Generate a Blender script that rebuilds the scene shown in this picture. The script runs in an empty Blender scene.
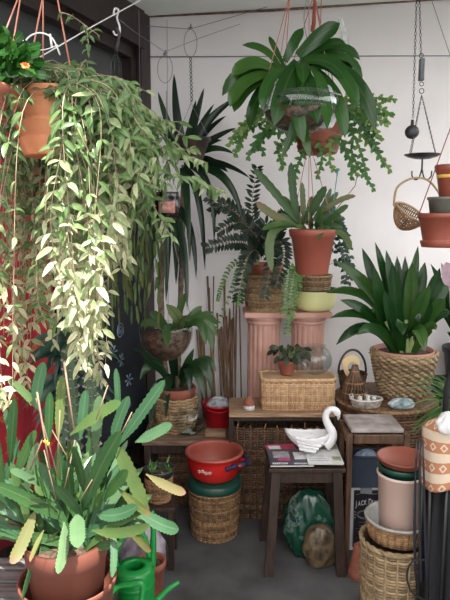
import bpy, math, random
from mathutils import Vector, Matrix
random.seed(11)
R = random.uniform
C = bpy.context.scene.collection
sc = bpy.context.scene
V = Vector
PI = math.pi
# ---------------------------------------------------------------- camera, sky, sun, exposure
CAMZ, PITCH, F = 1.6, math.radians(8.0), 600.0
cam_d = bpy.data.cameras.new('camera'); cam = bpy.data.objects.new('camera', cam_d); C.objects.link(cam)
cam.location = (0, 0, CAMZ); cam.rotation_euler = (math.radians(90) - PITCH, 0, 0)
cam_d.sensor_fit = 'VERTICAL'; cam_d.sensor_height = 24; cam_d.lens = 24
sc.camera = cam
w = bpy.data.worlds.new('sky'); sc.world = w; w.use_nodes = True
bg = w.node_tree.nodes['Background']
_t = w.node_tree; _tc = _t.nodes.new('ShaderNodeTexCoord'); _sx = _t.nodes.new('ShaderNodeSeparateXYZ'); _r = _t.nodes.new('ShaderNodeValToRGB')
_t.links.new(_tc.outputs['Generated'], _sx.inputs[0]); _t.links.new(_sx.outputs[2], _r.inputs[0]); _t.links.new(_r.outputs[0], bg.inputs[0])
_r.color_ramp.elements[0].position = 0.0; _r.color_ramp.elements[0].color = (.10, .10, .09, 1)
_r.color_ramp.elements[1].position = 0.06; _r.color_ramp.elements[1].color = (1.0, .985, .96, 1)
bg.inputs[1].default_value = 1.75
sun_d = bpy.data.lights.new('sun', 'SUN'); sun = bpy.data.objects.new('sun', sun_d); C.objects.link(sun)
sun_d.energy = 8.0; sun_d.angle = math.radians(0.6); sun_d.color = (1.0, 0.96, 0.88)
sun_dir = V((-0.30, 0.41, -1.0)).normalized()
sun.rotation_euler = sun_dir.to_track_quat('-Z', 'Y').to_euler()
sc.view_settings.view_transform = 'Standard'; sc.view_settings.look = 'None'
sc.view_settings.gamma = 1.0; sc.view_settings.exposure = 1.35
sc.view_settings.use_curve_mapping = False

# ---------------------------------------------------------------- measuring helpers
cp, sp = math.cos(PITCH), math.sin(PITCH)
def P(px, py, Y):
    """point at distance Y (metres in front) seen at this place of the photograph"""
    a = (px - 225) / F; b = (300 - py) / F
    d = V((a, cp + b * sp, -sp + b * cp))
    t = Y / d.y
    return V((d.x * t, Y, CAMZ + d.z * t))
def X(px, Y, z):
    return (px - 225) / F * (Y * cp - (z - CAMZ) * sp)
def on(px, Y, z):
    return V((X(px, Y, z), Y, z))
def W(n, Y, z=1.0):
    return n / F * (Y * cp - (z - CAMZ) * sp)

# ---------------------------------------------------------------- materials
MATS = {}
def nt(name):
    m = bpy.data.materials.new(name); m.use_nodes = True
    t = m.node_tree; b = t.nodes['Principled BSDF']
    return m, t, b
def L(t, a, b): t.links.new(a, b)
def ramp(t, fac, stops):
    r = t.nodes.new('ShaderNodeValToRGB'); L(t, fac, r.inputs[0])
    e = r.color_ramp.elements
    e[0].position, e[0].color = stops[0][0], (*stops[0][1], 1)
    e[1].position, e[1].color = stops[-1][0], (*stops[-1][1], 1)
    for p, c in stops[1:-1]:
        x = e.new(p); x.color = (*c, 1)
    return r.outputs[0]
def noise(t, scale, detail=3, vec=None):
    n = t.nodes.new('ShaderNodeTexNoise'); n.inputs['Scale'].default_value = scale; n.inputs['Detail'].default_value = detail
    if vec is None:
        tc = t.nodes.new('ShaderNodeTexCoord'); vec = tc.outputs['Object']
    L(t, vec, n.inputs['Vector'])
    return n.outputs['Fac']
def mat(name, c, c2=None, rough=.6, scale=8, bump=0, bscale=40, metal=0, spec=.5, lo=.35, hi=.65, stretch=None):
    if name in MATS: return MATS[name]
    m, t, b = nt(name)
    b.inputs['Roughness'].default_value = rough; b.inputs['Metallic'].default_value = metal
    b.inputs['Specular IOR Level'].default_value = spec
    vec = None
    if stretch:
        tc = t.nodes.new('ShaderNodeTexCoord'); mp = t.nodes.new('ShaderNodeMapping')
        mp.inputs['Scale'].default_value = stretch; L(t, tc.outputs['Object'], mp.inputs[0]); vec = mp.outputs[0]
    if c2:
        L(t, ramp(t, noise(t, scale, 4, vec), [(lo, c), (hi, c2)]), b.inputs['Base Color'])
    else: b.inputs['Base Color'].default_value = (*c, 1)
    if bump:
        bn = t.nodes.new('ShaderNodeBump'); bn.inputs['Strength'].default_value = bump; bn.inputs['Distance'].default_value = .004
        L(t, noise(t, bscale, 4, vec), bn.inputs['Height']); L(t, bn.outputs[0], b.inputs['Normal'])
    MATS[name] = m
    return m
def leafmat(name, a, b_, c, mid=None, rough=.4, trans=.22, edge=None, nscale=30, tip=None):
    """a..c: green as it varies from leaf to leaf; mid: midrib; edge: margin"""
    m, t, b = nt(name)
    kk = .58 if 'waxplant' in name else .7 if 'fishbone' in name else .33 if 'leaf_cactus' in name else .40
    a, b_, c = [tuple(q * kk for q in v) for v in (a, b_, c)]
    mid = mid and tuple(q * kk * .8 for q in mid); edge = edge and tuple(q * kk for q in edge); tip = tip and tuple(q * kk * 1.2 for q in tip)
    at = t.nodes.new('ShaderNodeAttribute'); at.attribute_name = 'rnd'
    n = noise(t, nscale, 3)
    ad = t.nodes.new('ShaderNodeMath'); ad.operation = 'MULTIPLY_ADD'; L(t, n, ad.inputs[0]); ad.inputs[1].default_value = .45
    L(t, at.outputs['Fac'], ad.inputs[2])
    sb = t.nodes.new('ShaderNodeMath'); sb.operation = 'SUBTRACT'; L(t, ad.outputs[0], sb.inputs[0]); sb.inputs[1].default_value = .22
    col = ramp(t, sb.outputs[0], [(0, a), (.5, b_), (1, c)])
    uv = t.nodes.new('ShaderNodeUVMap'); uv.uv_map = 'uv'
    sx = t.nodes.new('ShaderNodeSeparateXYZ'); L(t, uv.outputs[0], sx.inputs[0])
    d = t.nodes.new('ShaderNodeMath'); d.operation = 'SUBTRACT'; L(t, sx.outputs[0], d.inputs[0]); d.inputs[1].default_value = .5
    ab = t.nodes.new('ShaderNodeMath'); ab.operation = 'ABSOLUTE'; L(t, d.outputs[0], ab.inputs[0])
    def mixin(col, fac_stops, color, src):
        f = ramp(t, src, fac_stops)
        mx = t.nodes.new('ShaderNodeMix'); mx.data_type = 'RGBA'; L(t, f, mx.inputs[0]); L(t, col, mx.inputs[6])
        mx.inputs[7].default_value = (*color, 1)
        return mx.outputs[2]
    if mid: col = mixin(col, [(0.02, (.8,) * 3), (.07, (0, 0, 0))], mid, ab.outputs[0])
    if edge: col = mixin(col, [(.34, (0, 0, 0)), (.42, (.85,) * 3)], edge, ab.outputs[0])
    if tip: col = mixin(col, [(.78, (0, 0, 0)), (1, (.8,) * 3)], tip, sx.outputs[1])
    L(t, col, b.inputs['Base Color']); b.inputs['Roughness'].default_value = rough * .8; b.inputs['Specular IOR Level'].default_value = .28
    tr = t.nodes.new('ShaderNodeBsdfTranslucent'); L(t, col, tr.inputs[0])
    ms = t.nodes.new('ShaderNodeMixShader'); ms.inputs[0].default_value = trans
    L(t, b.outputs[0], ms.inputs[1]); L(t, tr.outputs[0], ms.inputs[2])
    L(t, ms.outputs[0], t.nodes['Material Output'].inputs[0])
    MATS[name] = m
    return m
def wickmat(name, c, c2, rough=.65):
    m, t, b = nt(name)
    at = t.nodes.new('ShaderNodeAttribute'); at.attribute_name = 'rnd'
    n = noise(t, 35, 4)
    ad = t.nodes.new('ShaderNodeMath'); ad.operation = 'MULTIPLY_ADD'; L(t, at.outputs['Fac'], ad.inputs[0]); ad.inputs[1].default_value = .5
    L(t, n, ad.inputs[2])
    sb = t.nodes.new('ShaderNodeMath'); sb.operation = 'SUBTRACT'; L(t, ad.outputs[0], sb.inputs[0]); sb.inputs[1].default_value = .25
    L(t, ramp(t, sb.outputs[0], [(.2, c), (.8, c2)]), b.inputs['Base Color'])
    b.inputs['Roughness'].default_value = rough
    MATS[name] = m
    return m
def glassmat(name, tint=(.90, .93, .93), rough=.02):
    # thin blown glass: clear with a mirror sheen that grows at grazing angles
    m, t, b = nt(name); t.nodes.remove(b)
    tr = t.nodes.new('ShaderNodeBsdfTransparent'); tr.inputs[0].default_value = (*tint, 1)
    gl = t.nodes.new('ShaderNodeBsdfGlossy'); gl.inputs['Roughness'].default_value = .03
    lw_ = t.nodes.new('ShaderNodeLayerWeight'); lw_.inputs[0].default_value = .35
    fm = t.nodes.new('ShaderNodeMath'); fm.operation = 'MULTIPLY_ADD'; fm.inputs[1].default_value = .20; fm.inputs[2].default_value = .025
    L(t, lw_.outputs['Facing'], fm.inputs[0]); ms = t.nodes.new('ShaderNodeMixShader')
    L(t, fm.outputs[0], ms.inputs[0]); L(t, tr.outputs[0], ms.inputs[1]); L(t, gl.outputs[0], ms.inputs[2])
    L(t, ms.outputs[0], t.nodes['Material Output'].inputs[0])
    MATS[name] = m
    return m

terra = mat('terracotta', (.21, .062, .038), (.30, .10, .062), .7, 14, .25, 90)
terra_pl = mat('terracotta_plastic', (.22, .056, .036), (.27, .075, .048), .45, 6, .1, 60)
soil = mat('soil', (.025, .015, .01), (.09, .055, .03), .95, 60, 1, 120)
bark = mat('bark_chips', (.05, .025, .015), (.20, .11, .07), .9, 45, 1, 80)
stemg = mat('green_stem', (.12, .2, .05), (.25, .3, .1), .6, 20)
stemb = mat('brown_stem', (.16, .09, .05), (.3, .2, .12), .8, 30, .4)
rope = mat('pink_cord', (.42, .16, .11), None, .6)
wire = mat('steel_wire', (.25, .25, .27), None, .4, metal=.7)
wirew = mat('white_wire', (.7, .7, .7), None, .5)
iron = mat('black_iron', (.02, .02, .025), (.06, .06, .065), .5, 30, metal=.4)
wick = wickmat('wicker_honey', (.10, .05, .022), (.36, .21, .10))
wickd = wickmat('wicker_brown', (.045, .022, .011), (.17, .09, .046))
wickl = wickmat('wicker_pale', (.16, .09, .045), (.42, .29, .16))
straw = wickmat('seagrass_pale', (.12, .08, .042), (.36, .26, .145))
crate_m = wickmat('crate_willow', (.36, .20, .10), (.72, .50, .30))
dwood = mat('dark_wood', (.012, .006, .004), (.040, .020, .012), .55, 5, .3, 30, stretch=(12, 12, 1.5))
lwood = mat('light_wood', (.22, .13, .075), (.42, .28, .17), .6, 6, .3, 40, stretch=(1.5, 12, 12))
gwood = mat('grey_wood', (.04, .04, .04), (.12, .11, .11), .75, 6, .5, 40, stretch=(1.5, 14, 14))
glass = glassmat('clear_glass')
glassd = glassmat('smoky_glass', (.45, .42, .42))

# ---------------------------------------------------------------- mesh builder
class MB:
    def __init__(s): s.v = []; s.f = []; s.uv = []; s.r = []; s.sh = []
    def add(s, vs, fs, uvs=None, r=.5, smooth=True):
        o = len(s.v); s.v += [V(x) for x in vs]
        s.uv += uvs if uvs else [(.25, .5)] * len(vs)
        s.r += [r] * len(vs) if not isinstance(r, list) else r
        for f in fs: s.f.append([o + i for i in f]); s.sh.append(smooth)
    def lathe(s, prof, c=(0, 0, 0), seg=32, r=.5, smooth=True, wob=0, wn=3, sx=1, sy=1):
        c = V(c); n = len(prof); vs = []; fs = []; uvs = []
        for k in range(seg):
            a = 2 * PI * k / seg
            q = 1 + wob * math.sin(wn * a)
            for i, (rr, z) in enumerate(prof):
                vs.append(c + V((math.cos(a) * rr * q * sx, math.sin(a) * rr * q * sy, z))); uvs.append((k / seg, i / n))
        for k in range(seg):
            k2 = (k + 1) % seg
            for i in range(n - 1):
                fs.append((k * n + i, k2 * n + i, k2 * n + i + 1, k * n + i + 1))
        s.add(vs, fs, uvs, r, smooth)
    def tube(s, pts, rad, seg=6, r=.5, cap=True, closed=False):
        pts = [V(p) for p in pts]; n = len(pts)
        if n < 2: return
        rads = rad if isinstance(rad, (list, tuple)) else [rad] * n
        vs = []; fs = []; uvs = []
        t0 = (pts[1] - pts[0]).normalized()
        up = V((0, 0, 1)) if abs(t0.z) < .9 else V((0, 1, 0))
        s0 = t0.cross(up).normalized()
        for i, p in enumerate(pts):
            if closed: t = (pts[(i + 1) % n] - pts[i - 1])
            else: t = pts[min(i + 1, n - 1)] - pts[max(i - 1, 0)]
            if t.length < 1e-9: t = t0.copy()
            t.normalize()
            s0 = (s0 - t * s0.dot(t))
            if s0.length < 1e-6: s0 = t.orthogonal()
            s0.normalize(); u0 = t.cross(s0)
            for k in range(seg):
                a = 2 * PI * k / seg
                vs.append(p + (s0 * math.cos(a) + u0 * math.sin(a)) * rads[i]); uvs.append((k / seg, i / n))
        m = n if closed else n - 1
        for i in range(m):
            i2 = (i + 1) % n
            for k in range(seg):
                k2 = (k + 1) % seg
                fs.append((i * seg + k, i * seg + k2, i2 * seg + k2, i2 * seg + k))
        if cap and not closed:
            fs.append(tuple(range(seg))[::-1]); fs.append(tuple((n - 1) * seg + k for k in range(seg)))
        s.add(vs, fs, uvs, r)
    def box(s, lo, hi, M=None, r=.5, bev=0):
        x0, y0, z0 = lo; x1, y1, z1 = hi; b = bev
        if b <= 0:
            vs = [V((x, y, z)) for x in (x0, x1) for y in (y0, y1) for z in (z0, z1)]
            fs = [(0, 1, 3, 2), (4, 6, 7, 5), (0, 4, 5, 1), (2, 3, 7, 6), (0, 2, 6, 4), (1, 5, 7, 3)]
        else:
            vs = []; fs = []
            def ring(z, d):
                return [V((x0 + b - d * b, y0, z)), V((x1 - b + d * b, y0, z))]
            # rings of 8 points: chamfered in all directions
            def oct_(z, i):
                return [V((x0 + b, y0 + i, z)), V((x1 - b, y0 + i, z)), V((x1 - i, y0 + b, z)), V((x1 - i, y1 - b, z)),
                        V((x1 - b, y1 - i, z)), V((x0 + b, y1 - i, z)), V((x0 + i, y1 - b, z)), V((x0 + i, y0 + b, z))]
            for z, i in ((z0, b * .99), (z0 + b, 0), (z1 - b, 0), (z1, b * .99)): vs += oct_(z, i)
            for q in range(3):
                for k in range(8): fs.append((q * 8 + k, q * 8 + (k + 1) % 8, q * 8 + 8 + (k + 1) % 8, q * 8 + 8 + k))
            fs.append(tuple(range(8))[::-1]); fs.append(tuple(range(24, 32)))
        if M: vs = [M @ v for v in vs]
        s.add(vs, fs, None, r, False)
    def leaf(s, b, t, wd, bend=(0, 0, 0), nrm=None, prof='lance', n=7, fold=.22, r=.5, cren=0, twist=0):
        b = V(b); t = V(t); c = (b + t) / 2 + V(bend)
        nrm = V(nrm) if nrm is not None else V((R(-.5, .5), -1, R(-.1, .9)))
        vs = []; uvs = []
        for i in range(n + 1):
            q = i / n
            p = b * (1 - q) ** 2 + c * 2 * q * (1 - q) + t * q * q
            tg = (c - b) * (1 - q) + (t - c) * q
            if tg.length < 1e-8: tg = t - b
            tg.normalize()
            sd = tg.cross(nrm)
            if sd.length < 1e-4: sd = tg.orthogonal()
            sd.normalize()
            if twist: sd = Matrix.Rotation(twist * q, 3, tg) @ sd
            up = sd.cross(tg)
            ww = wd * PROF[prof](q) / 2
            if cren: ww *= 1 + (cren if i % 2 else -cren)
            if i == n: ww = max(ww, wd * .01)
            vs += [p - sd * ww + up * fold * ww, p, p + sd * ww + up * fold * ww]
            uvs += [(0, q), (.5, q), (1, q)]
        fs = []
        for i in range(n):
            o = i * 3
            fs += [(o, o + 1, o + 4, o + 3), (o + 1, o + 2, o + 5, o + 4)]
        s.add(vs, fs, uvs, r)
    def build(s, name, m, parent=None, solid=0):
        me = bpy.data.meshes.new(name)
        off = parent_world(parent) if parent else V((0, 0, 0))
        org = V((0, 0, 0))
        me.from_pydata([tuple(v - off) for v in s.v], [], s.f)
        uvl = me.uv_layers.new(name='uv')
        at = me.attributes.new('rnd', 'FLOAT', 'POINT')
        at.data.foreach_set('value', [max(0, min(1, x)) for x in s.r])
        flat = []
        for lp in me.loops: flat += s.uv[lp.vertex_index]
        uvl.data.foreach_set('uv', flat)
        me.polygons.foreach_set('use_smooth', s.sh)
        me.materials.append(m); me.update()
        o = bpy.data.objects.new(name, me); C.objects.link(o)
        if parent: o.parent = parent
        if solid:
            md = o.modifiers.new('thickness', 'SOLIDIFY'); md.thickness = solid
        return o
def parent_world(p):
    l = V((0, 0, 0))
    while p: l = l + p.location; p = p.parent
    return l
PROF = {
    'lance': lambda q: max(0, (math.sin(PI * min(1, q ** .8)) ** .8)) if q < 1 else 0,
    'oval': lambda q: math.sqrt(max(0, 1 - (2 * q - 1) ** 2)) if 0 < q < 1 else (.1 if q == 0 else 0),
    'strap': lambda q: (.55 + .45 * min(1, q * 2.2)) * (1 - max(0, (q - .72) / .28) ** 2.2),
    'sword': lambda q: (.5 + .5 * min(1, q * 4)) * (1 - q) ** .55,
    'epi': lambda q: (.2 + .8 * min(1, max(0, (q - .05)) * 3.4) ** .8) * (1 - max(0, (q - .74) / .26) ** 2.2) ** .6,
    'blade': lambda q: (.35 + .65 * math.sin(PI * min(1, q * 1.15) * .5 / .575 * .575)) * (1 - max(0, (q - .6) / .4) ** 1.7),
}
def thing(name, label, cat, loc, group=None):
    o = bpy.data.objects.new(name, None); C.objects.link(o); o.location = V(loc); o.empty_display_size = .05
    o['label'] = label; o['category'] = cat
    if group: o['group'] = group
    return o
def single(m, name, mt, label, cat, loc, group=None):
    """one-mesh thing whose origin sits at loc"""
    e = bpy.data.objects.new('tmp', None); e.location = V(loc)
    m.v = [v - V(loc) for v in m.v]
    o = m.build(name, mt); o.location = V(loc)
    bpy.data.objects.remove(e)
    o['label'] = label; o['category'] = cat
    if group: o['group'] = group
    return o
def struct(o): o['kind'] = 'structure'; return o

def weave(m, c, shape, h, rows, stakes, z0=0, thick=None, amp=.004, phase=None, stake_r=.002, sub=4, tilt=0, z_top_fn=None):
    """shape(u,t)->(x,y), u 0..1 round the basket, t 0..1 up the basket. Real woven strands round upright stakes."""
    c = V(c); N = stakes * sub; rh = h / rows; th = thick or rh * .52
    for j in range(rows):
        t = (j + .5) / rows
        ring = []; 
        pts = [V((*shape(k / N, t), 0)) for k in range(N)]
        for k in range(N):
            tg = (pts[(k + 1) % N] - pts[k - 1]).normalized(); nr = V((tg.y, -tg.x, 0))
            a = math.cos(2 * PI * (k / sub) / 2 + j * PI + phase * j) if phase is not None else math.cos(2 * PI * k / sub) * (1 if j % 2 else .6)
            z = z0 + t * h
            ring.append((c + pts[k] + nr * amp * a + V((0, 0, z)), nr))
        vs = []; fs = []
        for p, nr in ring:
            vs += [p + nr * th * .7, p + V((0, 0, th)), p - nr * th * .7, p - V((0, 0, th))]
        for k in range(N):
            k2 = (k + 1) % N
            for q in range(4):
                q2 = (q + 1) % 4
                fs.append((k * 4 + q, k2 * 4 + q, k2 * 4 + q2, k * 4 + q2))
        m.add(vs, fs, None, R(0, 1))
    if stake_r:
        for k in range(stakes):
            pts = [c + V((*shape((k + tilt * i) / stakes, i / 4), z0 + h * i / 4)) for i in range(5)]
            m.tube(pts, stake_r, 4, R(.2, .8))
def rshape(r0, r1, bulge=0, sx=1, sy=1):
    def f(u, t):
        r = r0 + (r1 - r0) * t + bulge * math.sin(PI * t); a = 2 * PI * u
        return (math.cos(a) * r * sx, -math.sin(a) * r * sy)
    return f
def qshape(wx, wy, flare=0, e=7.0):
    # rounded rectangle, walked at even steps
    M_ = 400; pts = []
    for k in range(M_):
        a = -2 * PI * k / M_; ca, sa = math.cos(a), math.sin(a)
        d = (abs(ca / (wx / 2)) ** e + abs(sa / (wy / 2)) ** e) ** (-1 / e)
        pts.append((ca * d, sa * d))
    L_ = [0]
    for k in range(M_): L_.append(L_[-1] + math.dist(pts[k], pts[(k + 1) % M_]))
    tab = []
    k = 0
    for i in range(1000):
        s_ = L_[-1] * i / 1000
        while L_[k + 1] < s_: k += 1
        q = (s_ - L_[k]) / (L_[k + 1] - L_[k]); a, b = pts[k], pts[(k + 1) % M_]
        tab.append((a[0] + (b[0] - a[0]) * q, a[1] + (b[1] - a[1]) * q))
    def f(u, t):
        x, y = tab[int(u * 1000) % 1000]; g = 1 + flare * t
        return (x * g, y * g)
    return f
def braid(m, c, shape, z, t=1.0, rad=.008, amp=.004, n=90, turns=24):
    c = V(c)
    for ph in (0, PI):
        pts = []
        for k in range(n * 2):
            u = k / (n * 2); x, y = shape(u, t); nr = V((x, y, 0)).normalized(); a = 2 * PI * turns * u + ph
            pts.append(c + V((x, y, z)) + nr * amp * math.cos(a) + V((0, 0, amp * math.sin(a))))
        m.tube(pts, rad, 5, R(.3, .9), closed=True)
def inner(m, c, shape, h, z0=0, inset=.004, N=48, floor=True):
    c = V(c); vs = []; fs = []; 
    for t in (0, 1):
        for k in range(N):
            x, y = shape(k / N, t); l = math.hypot(x, y); g = (l - inset) / l
            vs.append(c + V((x * g, y * g, z0 + h * t)))
    for k in range(N):
        k2 = (k + 1) % N; fs.append((k, k2, N + k2, N + k))
    if floor: fs.append(tuple(range(N)))
    m.add(vs, fs, None, 0)

def pot(root, c, r0, r1, h, m=None, lip=.18, lw=.008, name='pot', soilm=None, soil_d=.02, seg=40, rings=0):
    """round flower pot with wall thickness, thick collar and earth inside; c = centre of its base"""
    m = m or terra; c = V(c); lh = h * lip; th = .006
    rl = r0 + (r1 - r0) * (1 - lip)
    pr = [(0.001, 0), (r0 - .004, 0), (r0, .004)]
    if rings:
        for k in range(rings):
            ta, tb = k / rings * (1 - lip), (k + 1) / rings * (1 - lip)
            ra = r0 + (r1 - r0) * ta; rb = r0 + (r1 - r0) * tb
            pr += [(ra, h * ta + .004), (rb + .003, h * tb - .010), (rb + .003, h * tb - .004), (rb - .002, h * tb)]
    else: pr += [(rl, h - lh - .002)]
    pr += [(rl + lw, h - lh + .002), (r1 + lw * .9, h - .006), (r1 + lw * .9 - .003, h - .001), (r1 + lw * .4, h), (r1 - th * .5, h - .003), (r1 - th, h - .01), (r1 - th - .004, h - soil_d - .02), (.001, h - soil_d - .021)]
    mb = MB(); mb.lathe(pr, c, seg); o = mb.build(name, m, root)
    if soilm is not False:
        sb = MB(); rs = r1 - th - .002
        sb.lathe([(.001, h - soil_d + .006), (rs * .5, h - soil_d + .004), (rs * .85, h - soil_d), (rs, h - soil_d - .004)], c, 24, wob=.0)
        sb.build('soil', soilm or soil, root)
    return o
def saucer(root, c, r, h=.025, m=None, name='saucer'):
    mb = MB(); mb.lathe([(.001, 0), (r * .82, 0), (r * .86, .003), (r, h), (r - .003, h + .002), (r - .008, h), (r * .82, .008), (.001, .007)], c, 40)
    return mb.build(name, m or terra, root)
def cords(root, pts_from, top, rad=.0016, m=None, name='cord', knot=None):
    for p in pts_from:
        mb = MB(); p = V(p); t = V(top)
        mb.tube([p, p + (t - p) * .5 + V((0, 0, -.004)), t], rad, 5); mb.build(name, m or rope, root)
def bez(a, b, c, d, n):
    a, b, c, d = V(a), V(b), V(c), V(d); out = []
    for i in range(n + 1):
        q = i / n; out.append(a * (1 - q) ** 3 + b * 3 * q * (1 - q) ** 2 + c * 3 * q * q * (1 - q) + d * q ** 3)
    return out
def spline(pts, n=6):
    pts = [V(p) for p in pts]; out = []
    for i in range(len(pts) - 1):
        p0 = pts[max(i - 1, 0)]; p1 = pts[i]; p2 = pts[i + 1]; p3 = pts[min(i + 2, len(pts) - 1)]
        for k in range(n):
            q = k / n
            out.append(.5 * ((2 * p1) + (p2 - p0) * q + (2 * p0 - 5 * p1 + 4 * p2 - p3) * q * q + (3 * p1 - p0 - 3 * p2 + p3) * q ** 3))
    out.append(pts[-1]); return out
def rv(a): return V((R(-a, a), R(-a, a), R(-a, a)))

# ================================================================ THE SETTING
YB = 3.6
wall_m = mat('white_wall_paint', (.78, .76, .77), (.83, .81, .82), .85, 3, .08, 60)
wm = MB(); wm.box((-.60, YB, 0), (2.6, YB + .15, 3.1)); struct(wm.build('wall_back', wall_m))
# thin joints of the wall boards and the dark gap under the ceiling
for k, (za, zb) in enumerate((((P(146, 57, YB).z), (P(450, 55, YB).z)), )):
    j = MB(); j.tube([V((-.45, YB - .003, za)), V((2.5, YB - .003, zb))], .0035, 6); struct(j.build('trim_1', mat('grey_joint', (.33, .33, .35))))
a0, b0 = P(146, 17, YB), P(400, 2, YB)
j = MB(); j.tube([a0 + V((0, -.01, 0)), (a0 + b0) / 2 + V((0, -.01, -.008)), b0 + V((0, -.01, 0)), b0 + (b0 - a0) * .9 + V((0, -.01, 0))], .007, 6); struct(j.build('trim_2', mat('rusty_joint', (.12, .07, .05), (.25, .17, .13), .9, 30)))
# floor
fl = MB(); fl.box((-2.6, -1.6, -.1), (2.6, YB + .1, 0)); 
floor_m = mat('grey_concrete', (.042, .042, .044), (.105, .105, .11), .8, 5, .35, 30, lo=.3, hi=.72)
struct(fl.build('floor', floor_m))
# ceiling (rises a little to the right)
ceil_m = mat('ceiling_paint', (.72, .76, .72), (.78, .82, .78), .8, 2)
def ceil_z(x): return a0.z + (x - a0.x) * (b0.z - a0.z) / (b0.x - a0.x)
cm = MB(); YE = .72
vs = [V((x, y, ceil_z(x) + dz)) for dz in (0, .12) for x, y in ((-1.9, 2.21), (2.6, -.45), (2.6, YB + .1), (-1.9, YB + .1))]  # front edge, out of view, cut slantwise to steer where the sun falls
cm.add(vs, [(0, 1, 2, 3), (7, 6, 5, 4), (0, 4, 5, 1), (1, 5, 6, 2), (2, 6, 7, 3), (3, 7, 4, 0)], smooth=False); struct(cm.build('ceiling', ceil_m))
# left side: glazed door wall receding at an angle towards the corner
cor = V((-.455, YB, 0)); ld = V((-math.tan(math.radians(20.5)), -1, 0)).normalized()
ln = V((ld.y, -ld.x, 0)) * -1        # points into the room (to the right)
if ln.x < 0: ln = -ln
frame_m = mat('dark_brown_frame', (.016, .009, .008), (.034, .018, .015), .45, 5, .2, 40, stretch=(10, 10, 1))
def lw(s, z, out=0): return cor + ld * s + ln * out + V((0, 0, z))
def lbox(m, s0, s1, z0, z1, o0, o1):
    vs = [lw(s, z, o) for s in (s0, s1) for o in (o0, o1) for z in (z0, z1)]
    m.add(vs, [(0, 1, 3, 2), (4, 6, 7, 5), (0, 4, 5, 1), (2, 3, 7, 6), (0, 2, 6, 4), (1, 5, 7, 3)], smooth=False)
wl = MB(); lbox(wl, 0, 3.6, 0, 3.0, -.25, -.12); struct(wl.build('wall_left', mat('dark_interior', (.03, .03, .033), (.06, .06, .062), .9, 2)))
fr = MB()
lbox(fr, 0.0, .11, 0, 2.74, -.12, .03); lbox(fr, .09, 3.6, 2.52, 2.74, -.12, .045); lbox(fr, 1.35, 1.44, 0, 2.6, -.12, .02); lbox(fr, .05, 3.6, 0, .12, -.12, .02)
lbox(fr, .11, .17, .1, 2.55, -.12, .0); lbox(fr, .11, 3.5, 2.46, 2.53, -.12, .0)
w1 = MB(); lbox(w1, .15, 1.36, .1, 2.5, -.07, -.06); lbox(w1, 1.42, 3.55, .1, 2.5, -.07, -.06)
pane_m = mat('dark_window_glass', (.030, .038, .038), (.055, .063, .063), .12, 1.2, spec=.7)
wo = struct(w1.build('window_1', pane_m)); fo = fr.build('window_frame', frame_m, wo)
# low walls added out of view, raised to dim the daylight lower down
pr_ = MB(); pr_.box((2.3, -1.5, 0), (2.42, YB, 1.5)); struct(pr_.build('shade_wall_right', wall_m))
pr_ = MB(); pr_.box((-2.6, -1.6, 0), (2.42, -1.5, 1.5)); struct(pr_.build('shade_wall_front', wall_m))

# ================================================================ cloths hanging on the glazed door
def cloth(name, s0, s1, z0, z1, m, label, out=.05, folds=7, amp=.015):
    mb = MB(); n, k = 60, 10; vs = []; uvs = []; fs = []
    for i in range(n + 1):
        for j in range(k + 1):
            s = s0 + (s1 - s0) * i / n; z = z0 + (z1 - z0) * j / k
            vs.append(lw(s, z, out + amp * math.sin(folds * 2 * PI * i / n + j * .15) * (1 - .4 * j / k))); uvs.append((i / n, j / k))
    for i in range(n):
        for j in range(k):
            a = i * (k + 1) + j; fs.append((a, a + 1, a + k + 2, a + k + 1))
    mb.add(vs, fs, uvs)
    o = single(mb, name, m, label, 'cloth', lw((s0 + s1) / 2, z0, out))
    md = o.modifiers.new('thickness', 'SOLIDIFY'); md.thickness = .002
    return o
red_m, t_, b_ = nt('red_printed_cloth')
n_ = noise(t_, 22, 5); at_ = ramp(t_, n_, [(0, (.16, .003, .010)), (.60, (.27, .006, .015)), (.66, (.36, .13, .03)), (.72, (.24, .006, .012))])
L(t_, at_, b_.inputs['Base Color']); b_.inputs['Roughness'].default_value = .8
cloth('red_wall_hanging', 1.02, 2.1, .25, 2.02, red_m, 'red cloth with small gold print hanging at the far left behind the trailing plant', folds=5)
bat_m = mat('indigo_cloth', (.003, .005, .009), (.008, .012, .019), .8, 6)
ct = cloth('batik_wall_hanging', .16, .98, .3, 1.86, bat_m, 'dark blue-black batik cloth printed with pale spirals, hanging on the glazed door', out=.045, folds=3, amp=.008)
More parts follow.
